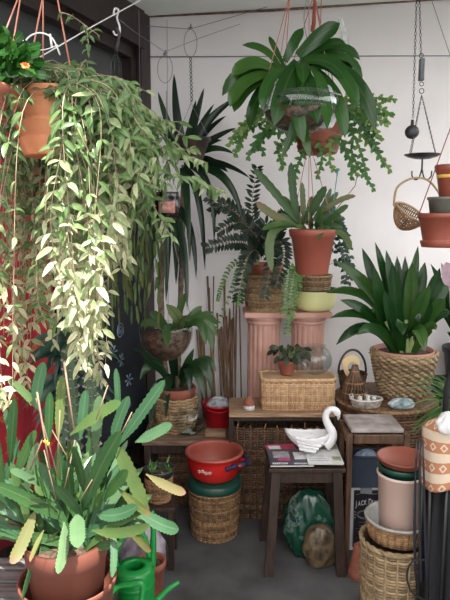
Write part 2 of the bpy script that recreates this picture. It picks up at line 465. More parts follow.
# the printed spirals and stars of the batik lie on the cloth, as a part of it
sm_ = []
def cl_pt(s, z): return lw(s, z, .045 + .008 * math.sin(3 * 2 * PI * (s - .16) / .82) + .004)
for (px, py, rr) in ((120, 331, .048), (99, 377, .05), (107, 300, .03), (128, 405, .04), (96, 330, .03)):
    # where the sight line meets the cloth
    o_ = V((0, 0, CAMZ)); d_ = P(px, py, 1) - o_; q0 = lw(0, 0, .05); t = (q0 - o_).dot(ln) / d_.dot(ln); hp = o_ + d_ * t
    s_ = (hp - cor).dot(ld); z_ = hp.z
    pts = []; mbk = MB(); sm_.append(mbk)
    for k in range(46):
        a = k / 45 * 2.6 * 2 * PI; q = rr * (k / 45)
        pts.append(cl_pt(s_ + q * math.cos(a), z_ + q * math.sin(a)))
    mbk.tube(pts, .0034, 4)
for (px, py) in ((112, 352), (104, 352), (121, 360), (130, 380), (96, 404)):
    o_ = V((0, 0, CAMZ)); d_ = P(px, py, 1) - o_; t = (lw(0, 0, .05) - o_).dot(ln) / d_.dot(ln); hp = o_ + d_ * t
    s_ = (hp - cor).dot(ld); z_ = hp.z
    mbk = MB(); sm_.append(mbk)
    for k in range(6):
        a = k * PI / 3
        mbk.tube([cl_pt(s_ + .006 * math.cos(a), z_ + .006 * math.sin(a)), cl_pt(s_ + .036 * math.cos(a), z_ + .036 * math.sin(a))], [.002, .007], 4)
for k, mbk in enumerate(sm_):
    mbk.build('spiral_print' if k < 5 else 'star_print', mat('pale_batik_print', (.10, .15, .22), (.2, .26, .33), .8, 20), ct)

# ================================================================ wires, hooks
def line_thing(name, pts, rad, m, label, cat, seg=6, closed=False):
    mb = MB(); mb.tube(pts, rad, seg, closed=closed)
    return single(mb, name, m, label, cat, sum((V(p) for p in pts), V((0, 0, 0))) / len(pts))
line_thing('clothesline', [P(40, 57, 2.2), P(95, 25, 2.35), P(150, -5, 2.5)], .0025, wirew, 'thin white line running up to the ceiling at the top left', 'line')
line_thing('slack_wire', [P(146, 26, 3.55), P(190, 29, 3.5), P(225, 19, 3.55), P(270, 6, 3.55), P(300, -4, 3.55)], .0018, wire, 'thin slack wire strung along the back wall near the ceiling', 'wire')
line_thing('corner_wire', [P(112, 14, 3.0), P(135, 32, 3.3), P(165, 52, 3.5), P(200, 38, 3.5), P(240, 24, 3.55)], .0015, wire, 'thin wire sagging from the dark door frame across the corner', 'wire')
line_thing('slack_wire', [P(430, -5, 3.5), P(440, 25, 3.55), P(455, 70, 3.55)], .002, wire, 'thin wire slanting down the wall at the far right', 'wire')
def loop(px, py, rx, ry, Y, label):
    mb = MB(); pts = []
    for k in range(28):
        a = 2 * PI * k / 28 + PI / 2; g = 1 - .25 * max(0, math.sin(a)) ** 8
        pts.append(P(px + rx * math.cos(a) * g, py - ry * math.sin(a), Y))
    mb.tube(pts, .0019, 5, closed=True)
    mb.tube([P(px, py - ry, Y), P(px + .5, py - ry - 5, Y)], .004, 5); mb.tube([P(px - 2, py - ry - 1, Y), P(px + 2, py - ry - 2, Y)], .004, 5)
    return single(mb, 'wire_loop', wire, label, 'loop', P(px, py, Y))
loop(190.5, 43, 6.5, 14, 3.48, 'oval wire loop hooked on the wall wire, with a twisted green cord below')
loop(165, 69, 7.5, 14, 3.46, 'fainter oval wire loop hanging in the corner by the door frame')
mb = MB()
for ph in (0, PI):
    mb.tube([P(190.5 + 1.1 * math.sin(k * .9 + ph) + k * .03, 57 + k * 1.15, 3.48) for k in range(40)], .0022, 4)
single(mb, 'twisted_cord', mat('dark_green_cord', (.03, .07, .06)), 'dark green twisted cord hanging from the oval wire loop', 'cord', P(190, 80, 3.48))
# S hook with black plastic hanger
t = thing('pot_hanger', 'steel hook holding an empty black plastic plant hanger in front of the dark window', 'hanger', P(117, 30, 2.42))
mb = MB(); mb.tube(spline([P(113.5, 14, 2.42), P(115, 8.5, 2.42), P(118.5, 10.5, 2.42), P(117, 18, 2.42), P(119.5, 26, 2.42), P(119.5, 33, 2.42), P(115.5, 35, 2.42), P(113, 31, 2.42)], 5), .004, 6); mb.build('steel_hook', wirew, t)
mb = MB(); mb.tube(spline([P(116, 28, 2.42), P(119, 32, 2.42), P(118, 42, 2.42), P(116, 50, 2.42)], 4), .006, 6); mb.tube([P(116, 48, 2.42), P(117, 53, 2.42)], [.01, .005], 6); mb.build('hanger_neck', iron, t)
for dx in (-7, -2, 4, 7):
    mb = MB(); mb.tube([P(116, 50, 2.42), P(116 + dx * .7, 64, 2.42 + dx * .004), P(116 + dx, 95, 2.42 + dx * .004)], .002, 4); mb.build('strap', iron, t)

# ================================================================ FURNITURE AND GROUND GOODS
def board_box(name, root, lo, hi, m, bev=.003):
    mb = MB(); mb.box(lo, hi, bev=bev); return mb.build(name, m, root)
def leg_bar(name, root, a, b, wx, wy, m):
    a, b = V(a), V(b); mb = MB(); vs = []
    for p in (a, b):
        for dx, dy in ((-1, -1), (1, -1), (1, 1), (-1, 1)): vs.append(p + V((dx * wx / 2, dy * wy / 2, 0)))
    mb.add(vs, [(0, 1, 5, 4), (1, 2, 6, 5), (2, 3, 7, 6), (3, 0, 4, 7), (3, 2, 1, 0), (4, 5, 6, 7)], smooth=False)
    return mb.build(name, m, root)

# low slatted bench on the left that carries the great pot
BZ = .47
t = thing('slatted_bench', 'weathered grey slatted bench at the bottom left under the great terracotta pot', 'bench', (-.48, 1.62, 0))
for k in range(8):
    board_box('slat', t, (-.84, 1.30 + k * .072, BZ - .022), (-.37, 1.362 + k * .072, BZ), gwood)
for x in (-.80, -.41):
    board_box('rail', t, (x - .02, 1.31, BZ - .07), (x + .02, 1.86, BZ - .0225), gwood)
    for y in (1.34, 1.82): leg_bar('leg', t, (x, y, 0), (x, y, BZ - .07), .045, .045, gwood)

# long low bench in the middle left
B2 = .40
t = thing('plank_bench', 'low brown plank bench behind the red enamel pot, carrying glass bowl and bucket', 'bench', (-.2, 3.2, 0))
xa, xb = X(142, 3.1, B2), X(231, 3.1, B2)
for k in range(3):
    board_box('plank', t, (xa, 3.085 + k * .13, B2 - .025), (xb, 3.208 + k * .13, B2), mat('worn_plank', (.12, .07, .045), (.28, .19, .13), .75, 6, .4, 30, stretch=(1.5, 12, 12)))
for x in (xa + .03, xb - .03):
    for y in (3.11, 3.44): leg_bar('leg', t, (x, y, 0), (x, y, B2 - .025), .035, .035, dwood)
board_box('rail', t, (xa + .048, 3.10, B2 - .075), (xb - .048, 3.12, B2 - .026), dwood)

# wicker box under the plank bench
def wicker_round(name, label, c, r0, r1, h, rows, stakes, m, rim=.008, cat='basket', group=None, bulge=0, amp=.004, innerfill=True, phase=None, sx=1, sy=1, stake_r=.002, rimamp=.004, tilt=0):
    t = thing(name, label, cat, c, group); sh = rshape(r0, r1, bulge, sx, sy)
    mb = MB(); weave(mb, c, sh, h - rim, rows, stakes, amp=amp, phase=phase, stake_r=stake_r, tilt=tilt)
    inner(mb, c, sh, h - rim, 0.003)
    mb.build('woven_body', m, t)
    mb = MB(); braid(mb, c, sh, h - rim, 1, rim, rimamp, 80, int(stakes * .7)); mb.build('rim', m, t)
    return t
def wicker_rect(name, label, c, wx, wy, h, rows, stakes, m, flare=0, rim=.008, cat='basket', amp=.004, rot=0, stake_r=.0025, lid=False):
    t = thing(name, label, cat, c); sh = qshape(wx, wy, flare)
    mb = MB(); weave(mb, c, sh, h - rim, rows, stakes, amp=amp, stake_r=stake_r); inner(mb, c, sh, h - rim, .003)
    mb.build('woven_body', m, t)
    mb = MB(); braid(mb, c, sh, h - rim, 1, rim, .003, 80, int(stakes * .7)); mb.build('rim', m, t)
    return t
c = on(178, 3.24, 0)
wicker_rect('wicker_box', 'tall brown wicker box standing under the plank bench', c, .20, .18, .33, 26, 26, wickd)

# wicker bin with green lid, red enamel pot on it
c = on(214.5, 2.87, 0)
binb = wicker_round('lidded_wicker_bin', 'round brown wicker bin with dark green lid under the red enamel pot', c, .112, .128, .255, 22, 30, wick, cat='basket', amp=.005)
gr_lid = mat('dark_green_plastic', (.008, .05, .035), (.012, .07, .05), .35, 4)
mb = MB(); mb.lathe([(.001, .256), (.125, .256), (.136, .252), (.139, .262), (.137, .286), (.130, .296), (.001, .297)], c, 48, wob=.006, wn=5); mb.build('lid', gr_lid, binb)
red_en = mat('red_enamel', (.42, .012, .012), (.48, .018, .015), .22, 3)
mut = mat('inner_red_brown', (.28, .06, .045), (.34, .09, .06), .45, 4)
cz = .299; cc = V((c.x, c.y, cz))
t = thing('enamel_pot', 'wide red enamel pot with painted flowers and a dark blue ribbon on its handle', 'pot', cc)
mb = MB(); mb.lathe([(.001, 0), (.085, 0), (.105, .008), (.125, .035), (.134, .07), (.137, .10), (.137, .118), (.144, .124), (.147, .132)], cc, 56); mb.build('pot_body', red_en, t)
mb = MB(); mb.lathe([(.147, .132), (.146, .139), (.139, .142), (.130, .137), (.128, .128), (.129, .10), (.122, .05), (.10, .018), (.001, .012)], cc, 56); mb.build('inside', mut, t)
for s in (1,):
    mb = MB(); a0_ = -.45
    pts = [cc + V((math.cos(a0_ + d) * q, math.sin(a0_ + d) * q, .1)) for d, q in ((-.28, .138), (-.22, .165), (0, .175), (.22, .165), (.28, .138))]
    mb.tube(spline(pts, 5), .008, 8); h_ = mb.build('handle', red_en, t)
blue_rb = mat('dark_blue_ribbon', (.008, .012, .05), (.02, .03, .1), .6, 20)
mb = MB()
for k, (aa, bb) in enumerate((((.05, -.15, .112), (.148, -.105, .108)), ((.06, -.148, .098), (.15, -.10, .10)), ((.08, -.15, .12), (.135, -.115, .092)))):
    pass
pts = [cc + V((math.cos(a) * q, math.sin(a) * q, z)) for a, q, z in ((-1.15, .141, .094), (-.95, .146, .098), (-.75, .152, .104), (-.5, .176, .104), (-.25, .17, .104), (.0, .15, .108))]
mb.tube(spline(pts, 4), [.011 + .004 * math.sin(k * 1.3) for k in range(21)], 6)
mb.build('ribbon', blue_rb, t)
mb = MB(); mb2 = MB()
for k, a in enumerate((-2.12, -1.98, -1.85, -1.72)):
    z = .078 + .004 * math.sin(k * 2); q = .1365
    ctr = cc + V((math.cos(a) * q, math.sin(a) * q, z)); out = V((math.cos(a), math.sin(a), 0)); sd = V((-out.y, out.x, 0))
    for j in range(5):
        an = j * 2 * PI / 5; p = ctr + (sd * math.cos(an) + V((0, 0, 1)) * math.sin(an)) * .006
        mb.lathe([(.001, -.003), (.0045, -.001), (.0045, .001), (.001, .003)], p, 8)
    mb2.lathe([(.001, -.004), (.0035, 0), (.001, .004)], ctr + out * .002, 8)
fl_ = mb.build('flower_decal', mat('pale_pink_paint', (.6, .45, .4), (.45, .3, .3), .4, 60), t)
mb2.build('flower_centre', mat('green_gold_paint', (.25, .3, .1)), t)

# big open-weave hamper beside it, below the board
HX0, HX1 = X(233, 2.98, .3), X(336, 2.98, .3)
c = V(((HX0 + HX1) / 2, 3.112, 0))
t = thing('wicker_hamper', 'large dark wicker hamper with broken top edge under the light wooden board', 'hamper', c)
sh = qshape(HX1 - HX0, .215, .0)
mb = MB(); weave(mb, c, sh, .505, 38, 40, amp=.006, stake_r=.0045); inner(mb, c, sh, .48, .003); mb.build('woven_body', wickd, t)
for k in range(40):
    if k % 2 == 0: continue
    mb = MB(); x, y = sh(k / 40, 1); b = c + V((x, y, .50)); e = b + V((R(-.012, .012), R(-.01, .01), R(.012, .045)))
    mb.tube([b, e], [.004, .0025], 5, R(.5, 1)); mb.build('broken_stake', wick, t)

# small table carrying the crate: light board, dark side posts
TZ = .596
t = thing('board_table', 'narrow table with light wooden top over the hamper, carrying the willow crate', 'table', (c.x, 3.05, 0))
x0, x1 = X(229, 3.0, TZ), X(334, 3.0, TZ)
board_box('table_top', t, (x0, 2.965, TZ - .022), (x1, 3.238, TZ), lwood)
board_box('table_apron', t, (x0 + .024, 2.975, TZ - .045), (x1 - .005, 2.985, TZ - .0225), dwood)
for x in (x0 + .012, x1 + .008):
    for y in (2.985, 3.227): leg_bar('leg', t, (x, y, 0), (x, y, TZ - .0225), .022, .022, dwood)

# willow crate on it
c = V((X(298.5, 3.02, .7), 3.09, TZ + .001)); cw = W(72, 3.0, .7)
t = wicker_rect('willow_crate', 'oblong light brown willow crate with flat top on the wooden board', c, cw, .17, .17, 17, 40, crate_m, .03, .007, cat='crate', amp=.0065, stake_r=.003)
mb = MB(); sh = qshape(cw * 1.03 - .012, .165); M_ = 60
mb.add([c + V((*sh(k / M_, 0), .158)) for k in range(M_)] + [c + V((*sh(k / M_, 0), .166)) for k in range(M_)],
       [tuple(range(M_))[::-1], tuple(range(M_, 2 * M_))] + [(k, (k + 1) % M_, M_ + (k + 1) % M_, M_ + k) for k in range(M_)], smooth=False)
for z in (.012, .03): pass
mb.build('top_panel', mat('crate_board', (.36, .22, .12), (.5, .34, .2), .7, 8), t)
CT = TZ + .001 + .172
# small round thing on the board: dark red cup with white band
c = on(249, 3.03, TZ + .001)
t = thing('clay_cup', 'small rust-red clay cup with white band at the left end of the board', 'cup', c)
mb = MB(); mb.lathe([(.001, 0), (.03, 0), (.031, .024)], c, 28); mb.build('white_band', mat('white_band', (.6, .6, .62), (.68, .68, .7), .6, 20), t)
mb = MB(); mb.lathe([(.031, .0245), (.030, .032), (.024, .05), (.012, .062), (.008, .07), (.001, .071)], c, 28); mb.build('cup_dome', mat('rust_clay', (.20, .06, .035), (.30, .11, .07), .8, 40), t)

# glass ball vase factory
def glass_ball(label, c, r, m, squash=.92, neck=.55, group=None):
    prof = []; prof2 = []; n = 18; a_end = math.pi - math.asin(neck)
    for k in range(n + 1):
        a = .25 + (a_end - .25) * k / n
        prof.append((r * math.sin(a), r * squash * (1 - math.cos(a)) - r * squash * (1 - math.cos(.25))))
    rt, zt = prof[-1]
    prof = [(.001, 0)] + prof + [(rt + .003, zt + .006), (rt + .007, zt + .010)]
    inn = [(max(.001, q - .0025), z + (.003 if q < .5 * r and z < r * .2 else 0)) for q, z in prof][::-1]
    mb = MB(); mb.lathe(prof + inn[:-1] + [(.001, .0035)], c, 40)
    t = thing('glass_bowl', label, 'vase', c, group); mb.build('glass_body', m, t)
    return t
c = on(315, 3.09, CT + .001)
tb = glass_ball('clear round fish-bowl vase standing on the willow crate', c, .088, glass)
c = on(189, 3.19, B2 + .001)
tb = glass_ball('clear round glass bowl on the plank bench beside the red bucket', c, .095, glass)
mb = MB()
for k in range(16):
    a = R(0, 6.28); q = R(.0, .042); r_ = R(.007, .013)
    mb.lathe([(.0005, 0), (r_, r_ * .5), (r_, r_), (.0005, r_ * 1.4)], c + V((math.cos(a) * q, math.sin(a) * q, .0055 + R(0, .012))), 8, R(0, 1))
mb.build('pebbles', mat('pale_pebbles', (.25, .3, .28), (.5, .55, .52), .6, 40), tb)

# red bucket wrapped in plastic
c = on(219, 3.33, B2 + .001)
t = thing('red_bucket', 'red plastic bucket filled with crumpled clear plastic on the plank bench', 'bucket', c)
redp = mat('red_plastic', (.38, .008, .014), (.44, .012, .02), .3, 3)
mb = MB(); mb.lathe([(.001, 0), (.070, 0), (.075, .006), (.093, .125), (.099, .127), (.100, .137), (.096, .139), (.090, .13), (.070, .012), (.001, .010)], c, 44); mb.build('bucket_body', redp, t)
mb = MB(); mb.tube(spline([c + V((-.088, -.0, .125)), c + V((-.07, -.065, .118)), c + V((0, -.095, .105)), c + V((.07, -.065, .118)), c + V((.088, 0, .125))], 6), .004, 6); mb.build('handle', redp, t)
plas = mat('crumpled_plastic', (.22, .24, .28), (.62, .64, .68), .18, 28, .8, 50)
mb = MB(); n1, n2 = 12, 26; vs = []; 
for i in range(n1 + 1):
    for k in range(n2):
        a = 2 * PI * k / n2; q = .072 * math.sin(PI / 2 * i / n1) ; z = .115 + .05 * math.cos(PI / 2 * i / n1) + R(-.007, .007)
        vs.append(c + V((math.cos(a) * q * (1 + R(-.03, .03)), math.sin(a) * q, z)))
mb.add(vs, [(i * n2 + k, i * n2 + (k + 1) % n2, (i + 1) * n2 + (k + 1) % n2, (i + 1) * n2 + k) for i in range(n1) for k in range(n2)])
for k in range(3):
    mb.tube([c + V((.05 * math.cos(a), .02 * k - .03, .135 + .035 * math.sin(a))) for a in [PI * j / 10 for j in range(11)]], .004, 5)
mb.build('plastic_wrap', plas, t)
# wood block
c = on(216, 3.17, B2 + .001)
board = MB(); board.box((c.x - .06, 3.14, B2 + .001), (c.x + .055, 3.21, B2 + .028), bev=.003)
single(board, 'wood_block', lwood, 'short pale wood offcut on the bench right behind the red enamel pot', 'block', (c.x, 3.17, B2))

# ---------------------------------------------------------------- the stool with the magazines and swan
SZ = .497
sx0, sx1 = X(268.5, 2.52, SZ), X(345.5, 2.52, SZ)
t = thing('wooden_stool', 'dark wooden stool with splayed legs under the magazines and white swan', 'stool', ((sx0 + sx1) / 2, 2.64, 0))
board_box('seat', t, (sx0, 2.51, SZ - .02), (sx1, 2.79, SZ - .001), dwood)
for (ax, ay, bx, by) in ((sx0 + .035, 2.535, sx0 + .003, 2.50), (sx1 - .035, 2.535, sx1 - .012, 2.50), (sx0 + .035, 2.765, sx0 + .0, 2.80), (sx1 - .035, 2.765, sx1 - .008, 2.80)):
    leg_bar('leg', t, (bx, by, 0), (ax, ay, SZ - .0205), .040, .036, dwood)
board_box('front_apron', t, (sx0 + .052, 2.526, SZ - .075), (sx1 - .052, 2.544, SZ - .021), dwood)
board_box('rear_apron', t, (sx0 + .052, 2.756, SZ - .075), (sx1 - .052, 2.774, SZ - .021), dwood)
for x in (sx0 + .03, sx1 - .03): board_box('side_apron', t, (x - .009, 2.553, SZ - .075), (x + .009, 2.747, SZ - .021), dwood)
# magazines
def paper(mb, x0, y0, x1, y1, z, dz=.0006, rot=0, cx=0, cy=0):
    M4 = Matrix.Translation((cx, cy, 0)) @ Matrix.Rotation(rot, 4, 'Z') @ Matrix.Translation((-cx, -cy, 0))
    mb.box((x0, y0, z), (x1, y1, z + dz), M=M4)
def magazine(name, x0, y0, x1, y1, z, h, cover, label, rot, prints, group=None):
    cx, cy = (x0 + x1) / 2, (y0 + y1) / 2
    t = thing(name, label, 'magazine', (cx, cy, z), group)
    mb = MB(); paper(mb, x0 + .002, y0 + .002, x1 - .002, y1 - .002, z, h - .0012, rot, cx, cy); mb.build('pages', mat('page_edges', (.5, .48, .45), (.62, .6, .57), .8, 200), t)
    mb = MB(); paper(mb, x0, y0, x1, y1, z + h - .0011, .0011, rot, cx, cy); mb.build('cover', cover, t)
    groups = {}
    for (u0, v0, u1, v1, m) in prints:
        mb = groups.setdefault(m.name, (MB(), m))[0]
        paper(mb, x0 + (x1 - x0) * u0, y0 + (y1 - y0) * v0, x0 + (x1 - x0) * u1, y0 + (y1 - y0) * v1, z + h, .0004, rot, cx, cy)
    for k, (mb, m) in groups.items(): mb.build('cover_print', m, t)
    return t
mg_w = mat('print_white', (.62, .63, .66)); mg_g = mat('print_green', (.16, .24, .10), (.4, .45, .3), .5, 60)
mg_o = mat('print_orange', (.55, .18, .06), (.5, .35, .2), .5, 80); mg_p = mat('print_pink', (.42, .05, .18)); mg_b = mat('print_blue_black', (.03, .035, .06), (.06, .07, .1), .35, 8)
mg_gr = mat('print_grey', (.22, .22, .25), (.4, .4, .44), .4, 40); mg_c = mat('print_pale', (.55, .56, .58), (.68, .68, .68), .5, 30)
magazine('magazine', sx0 + .008, 2.60, sx0 + .15, 2.785, SZ, .006, mat('crimson_cover', (.35, .02, .08), (.42, .04, .12), .4, 6), 'crimson magazine poking out behind the dark one, left on the stool', .12, [(.1, .55, .5, .9, mg_w)])
zz = SZ + .0068
letters = [(.06 + .045 * k, .06, .09 + .045 * k, .16, mg_w) for k in range(8)] + [(.56 + .045 * k, .06, .588 + .045 * k, .14, mg_w) for k in range(8)]
magazine('magazine', sx0 + .006, 2.515, sx0 + .20, 2.70, zz, .008, mg_b, 'dark blue magazine with pink print, lying on the left half of the stool', .02,
         letters + [(.12, .45, .5, .85, mg_gr), (.2, .28, .5, .42, mg_p), (.6, .35, .95, .8, mg_c)])
magazine('magazine', sx0 + .178, 2.515, sx1 - .004, 2.78, zz + .009, .007, mg_c, 'pale magazine with green and orange pictures on the right half of the stool', -.03,
         [(.5, .62, .98, .95, mg_g), (.72, .12, .97, .3, mg_g), (.05, .6, .45, .72, mg_o), (.08, .1, .6, .13, mg_gr), (.08, .2, .55, .225, mg_gr), (.08, .3, .5, .325, mg_gr)])
# crinkled foil scraps behind
# ---------------------------------------------------------------- swan planter
scx, scy, sz0 = X(311, 2.66, .53), 2.665, SZ + .0165 + .0085
swan_m = mat('white_glazed_ceramic', (.66, .66, .68), (.72, .72, .74), .25, 5, .1, 40)
t = thing('swan_planter', 'white ceramic swan planter with curved neck on the magazines', 'planter', (scx, scy, sz0))
def swan_pt(a, t_):  # a around, t_ 0 bottom..1 rim ; body pointing +x (right)
    ca, sa = math.cos(a), math.sin(a)
    r = math.sin(min(1, .18 + t_ * .9) * PI / 2)
    x = ca * (.088 if ca < 0 else .078) * r; y = sa * .055 * r; z = .066 * t_
    if ca < 0: x -= .02 * (t_ ** 2) * (-ca) ** 3; z += .02 * t_ ** 2 * (-ca) ** 3
    if ca > 0: z += .008 * t_ * ca
    return x, y, z
mb = MB(); n, k_ = 14, 72; vs = []
for i in range(n + 1):
    for k in range(k_):
        a = 2 * PI * k / k_; x, y, z = swan_pt(a, i / n)
        g = 1 + .018 * math.sin(a * 12 + i * 1.6) * (i / n)       # feather relief
        if i == n: z += .005 * abs(math.sin(a * 7))
        vs.append(V((scx + x * g, scy + y * g, sz0 + z)))
for i in range(n, -1, -1):
    for k in range(k_):
        a = 2 * PI * k / k_; x, y, z = swan_pt(a, i / n)
        vs.append(V((scx + x * .88, scy + y * .84, sz0 + max(z, .008) + (.0 if i < n else .001))))
fs = [(i * k_ + k, i * k_ + (k + 1) % k_, (i + 1) * k_ + (k + 1) % k_, (i + 1) * k_ + k) for i in range(2 * n + 1) for k in range(k_)]
fs.append(tuple(range(k_))[::-1]); fs.append(tuple((2 * n + 1) * k_ + k for k in range(k_)))
mb.add(vs, fs)
mb.build('body', swan_m, t)
for side in (-1, 1):
    mb = MB()
    for row in range(4):
        for k in range(7 - row):
            u = k / 7; x = .045 - .105 * u - row * .010; z = .046 - row * .011 + .016 * u
            rr = math.sqrt(max(.05, 1 - (x / .1) ** 2))
            b = V((scx + x, scy + side * (.051 * rr), sz0 + z)); e = b + V((-.026, side * .001 * (1 - u), .004 + .008 * u))
            e.y -= side * .003
            mb.leaf(b, e, .018, V((0, side * .003, .0)), V((0, side, .2)), 'strap', 6, -.12)
    mb.build('wing', swan_m, t, solid=.0025)
mb = MB()
nk = [(.055, .025), (.078, .045), (.084, .075), (.070, .105), (.058, .135), (.060, .158), (.074, .172), (.090, .173), (.102, .163), (.106, .150)]
pts = spline([V((scx + x, scy - .002, sz0 + z)) for x, z in nk], 5)
ra = [.030, .026, .0205, .0165, .0145, .0135, .013, .0135, .0155, .0115]
rr = []
for i in range(len(ra) - 1): rr += [ra[i] + (ra[i + 1] - ra[i]) * q / 5 for q in range(5)]
rr.append(ra[-1]); mb.tube(pts, rr, 14); nk_o = mb.build('neck', swan_m, t)
mb = MB(); mb.tube([V((scx + .106, scy - .002, sz0 + .156)), V((scx + .110, scy - .002, sz0 + .142)), V((scx + .108, scy - .002, sz0 + .127))], [.0095, .007, .002], 10); t.scale = (1.13,) * 3; mb.build('beak', mat('ceramic_beak', (.55, .5, .48), None, .3), nk_o)

# ---------------------------------------------------------------- bag of firewood under the stool
c = on(310, 2.66, 0)
t = thing('soil_bag', 'green and clear plastic bag with straw inside, slumped under the stool', 'bag', c)
def blob(mb, c, rx, ry, h, n1=22, n2=44, amp=.05, seed=0, part=None, power=.5):
    rnd = random.Random(seed); ph = [rnd.uniform(0, 6.28) for _ in range(8)]; vs = []
    for i in range(n1 + 1):
        q = i / n1; prof = math.sin(PI * min(1, .12 + .88 * q)) ** power if q < 1 else .02
        for k in range(n2):
            a = 2 * PI * k / n2
            g = 1 + amp * (math.sin(3 * a + ph[0] + 4 * q) + .7 * math.sin(7 * a + ph[1] - 9 * q) + .5 * math.sin(13 * a + ph[2] + 17 * q)) + rnd.uniform(-.02, .02)
            vs.append(V(c) + V((math.cos(a) * rx * prof * g, math.sin(a) * ry * prof * g, h * q)))
    fs = [(i * n2 + k, i * n2 + (k + 1) % n2, (i + 1) * n2 + (k + 1) % n2, (i + 1) * n2 + k) for i in range(n1) for k in range(n2)]
    fs.append(tuple(range(n2))[::-1]); mb.add(vs, fs)
mb = MB(); blob(mb, c + V((0.035, -.075, 0)), .078, .055, .20, amp=.08, seed=4, power=.4); mb.build('straw_filling', mat('straw_in_plastic', (.04, .028, .018), (.14, .10, .055), .35, 30, .8, 60), t)
# green printed film behind and above the straw
mb = MB(); blob(mb, c + V((-.005, .02, 0)), .118, .075, .325, 30, 60, .085, 8, power=.42)
gb_m, t_, b_ = nt('green_printed_film'); n_ = noise(t_, 16, 5)
L(t_, ramp(t_, n_, [(0, (.003, .03, .02)), (.57, (.006, .05, .03)), (.63, (.10, .15, .13)), (.66, (.01, .03, .03))]), b_.inputs['Base Color']); b_.inputs['Roughness'].default_value = .22
mb.build('green_film', gb_m, t)

# ---------------------------------------------------------------- little wooden step stool at the right
QZ = .646
qx0, qx1 = X(346, 2.6, QZ), X(408, 2.6, QZ)
t = thing('step_stool', 'brown wooden step stool with worn grey top right of the swan', 'stool', ((qx0 + qx1) / 2, 2.7, 0))
mwood = mat('mid_brown_wood', (.05, .025, .013), (.13, .07, .04), .5, 5, .3, 30, stretch=(12, 12, 1.5))
for x in (qx0 + .012, qx1 - .014):
    board_box('leg', t, (x - .012, 2.56, 0), (x + .012, 2.59, QZ - .012), mwood)
    board_box('leg', t, (x - .012, 2.755, 0), (x + .014, 2.785, QZ - .012), mwood)
    board_box('side_rail', t, (x - .012, 2.591, QZ - .06), (x + .012, 2.754, QZ - .02), mwood)
board_box('front_rail', t, (qx0 + .029, 2.56, QZ - .055), (qx1 - .029, 2.58, QZ - .015), mwood)
board_box('top', t, (qx0 + .022, 2.585, QZ - .013), (qx1 - .022, 2.79, QZ + .006), mat('worn_grey_top', (.20, .17, .16), (.40, .35, .34), .7, 14, .3, 50))

# whisky carton, blue box on it
c = on(365, 2.7, 0)
jx0 = X(353, 2.70, .16); jx1 = jx0 + .235; jz = .322; jy = 2.70
jx0, jx1 = qx0 + .048, qx0 + .240
t = thing('printed_carton', 'black carton with white lettering and white border, between the step stool legs', 'box', ((jx0 + jx1) / 2, jy + .05, 0))
board_box('carton_body', t, (jx0, jy, .001), (jx1, jy + .10, jz), mat('white_card', (.45, .45, .47), (.52, .52, .54), .6, 5), bev=.002)
mb = MB(); mb.box((jx0 + .020, jy - .0012, .018), (jx1 - .014, jy - .0002, jz - .014)); mb.build('black_panel', mat('black_print', (.008, .008, .012), None, .4), t)
wprint = mat('white_print', (.55, .55, .55))
def letters_mesh(items, parent, m, name='lettering'):
    """items: (body, loc, size, squeeze) upright letters facing the camera side, merged to one printed word"""
    mb = MB()
    for body, loc, size, sq in items:
        cu = bpy.data.curves.new('letter', 'FONT'); cu.body = body; cu.size = size; cu.extrude = .0006
        o = bpy.data.objects.new('letter', cu); C.objects.link(o); dg = bpy.context.evaluated_depsgraph_get()
        me = bpy.data.meshes.new_from_object(o.evaluated_get(dg))
        mb.add([V(loc) + V((v.co.x * sq, -v.co.z, v.co.y)) for v in me.vertices], [tuple(p.vertices) for p in me.polygons], smooth=False)
        bpy.data.objects.remove(o); bpy.data.curves.remove(cu); bpy.data.meshes.remove(me)
    return mb.build(name, m, parent)
word = "JACK DANIEL'S"; wds = {'J': .5, 'A': .62, 'C': .62, 'K': .62, ' ': .3, 'D': .66, 'N': .66, 'I': .26, 'E': .55, 'L': .52, "'": .22, 'S': .55}
tot = sum(wds[ch] for ch in word); span = .150; xx = jx0 + .030; lt = []
for ch in word:
    wch = wds[ch] / tot * span; u = (xx + wch / 2 - jx0) / (jx1 - jx0) * 2 - 1
    if ch != ' ': lt.append((ch, xx, .236 + .026 * (1 - u * u) - .026, wch))
    xx += wch
letters_mesh([(ch, (x, jy - .002, z), .042 if ch in 'JD' else .034, .50) for ch, x, z, wch in lt], t, wprint)
mb = MB()
def ring2(cx, cz, rx, rz, rad=.0009): mb.tube([V((cx + rx * math.cos(a), jy - .002, cz + rz * math.sin(a))) for a in [2 * PI * k / 36 for k in range(36)]], rad, 4, closed=True)
jc = (jx0 + jx1) / 2
ring2(jc - .02, .185, .04, .022); ring2(jc - .02, .185, .034, .017)
for dx in (-1, 1):
    for k in range(3):
        mb.tube([V((jc - .02 + dx * (.045 + .012 * q / 10 + .006 * math.sin(q)), jy - .002, .17 + k * .014 + .004 * math.sin(q * 1.1))) for q in range(11)], .0009, 4)
for k in range(7): 
    mb.tube([V((jx0 + .03 + R(0, .02), jy - .002, .145 - k * .016)), V((jx1 - .03 - R(0, .03), jy - .002, .145 - k * .016))], .0007, 4)
mb.tube([V((jx0 + .022, jy - .002, .03)), V((jx0 + .022, jy - .002, .19))], .0008, 4)
mb.tube(spline([V((jx0 + .03, jy - .002, .285)), V((jx0 + .06, jy - .002, .293)), V((jx0 + .10, jy - .002, .288)), V((jx0 + .15, jy - .002, .292))], 5), .0008, 4)
mb.build('scroll_print', mat('grey_print', (.25, .25, .25)), t)
board_box('tape', t, (jx0 + .05, jy - .003, jz - .03), (jx0 + .105, jy - .0015, jz - .002), mat('grey_tape', (.16, .16, .17), None, .4))
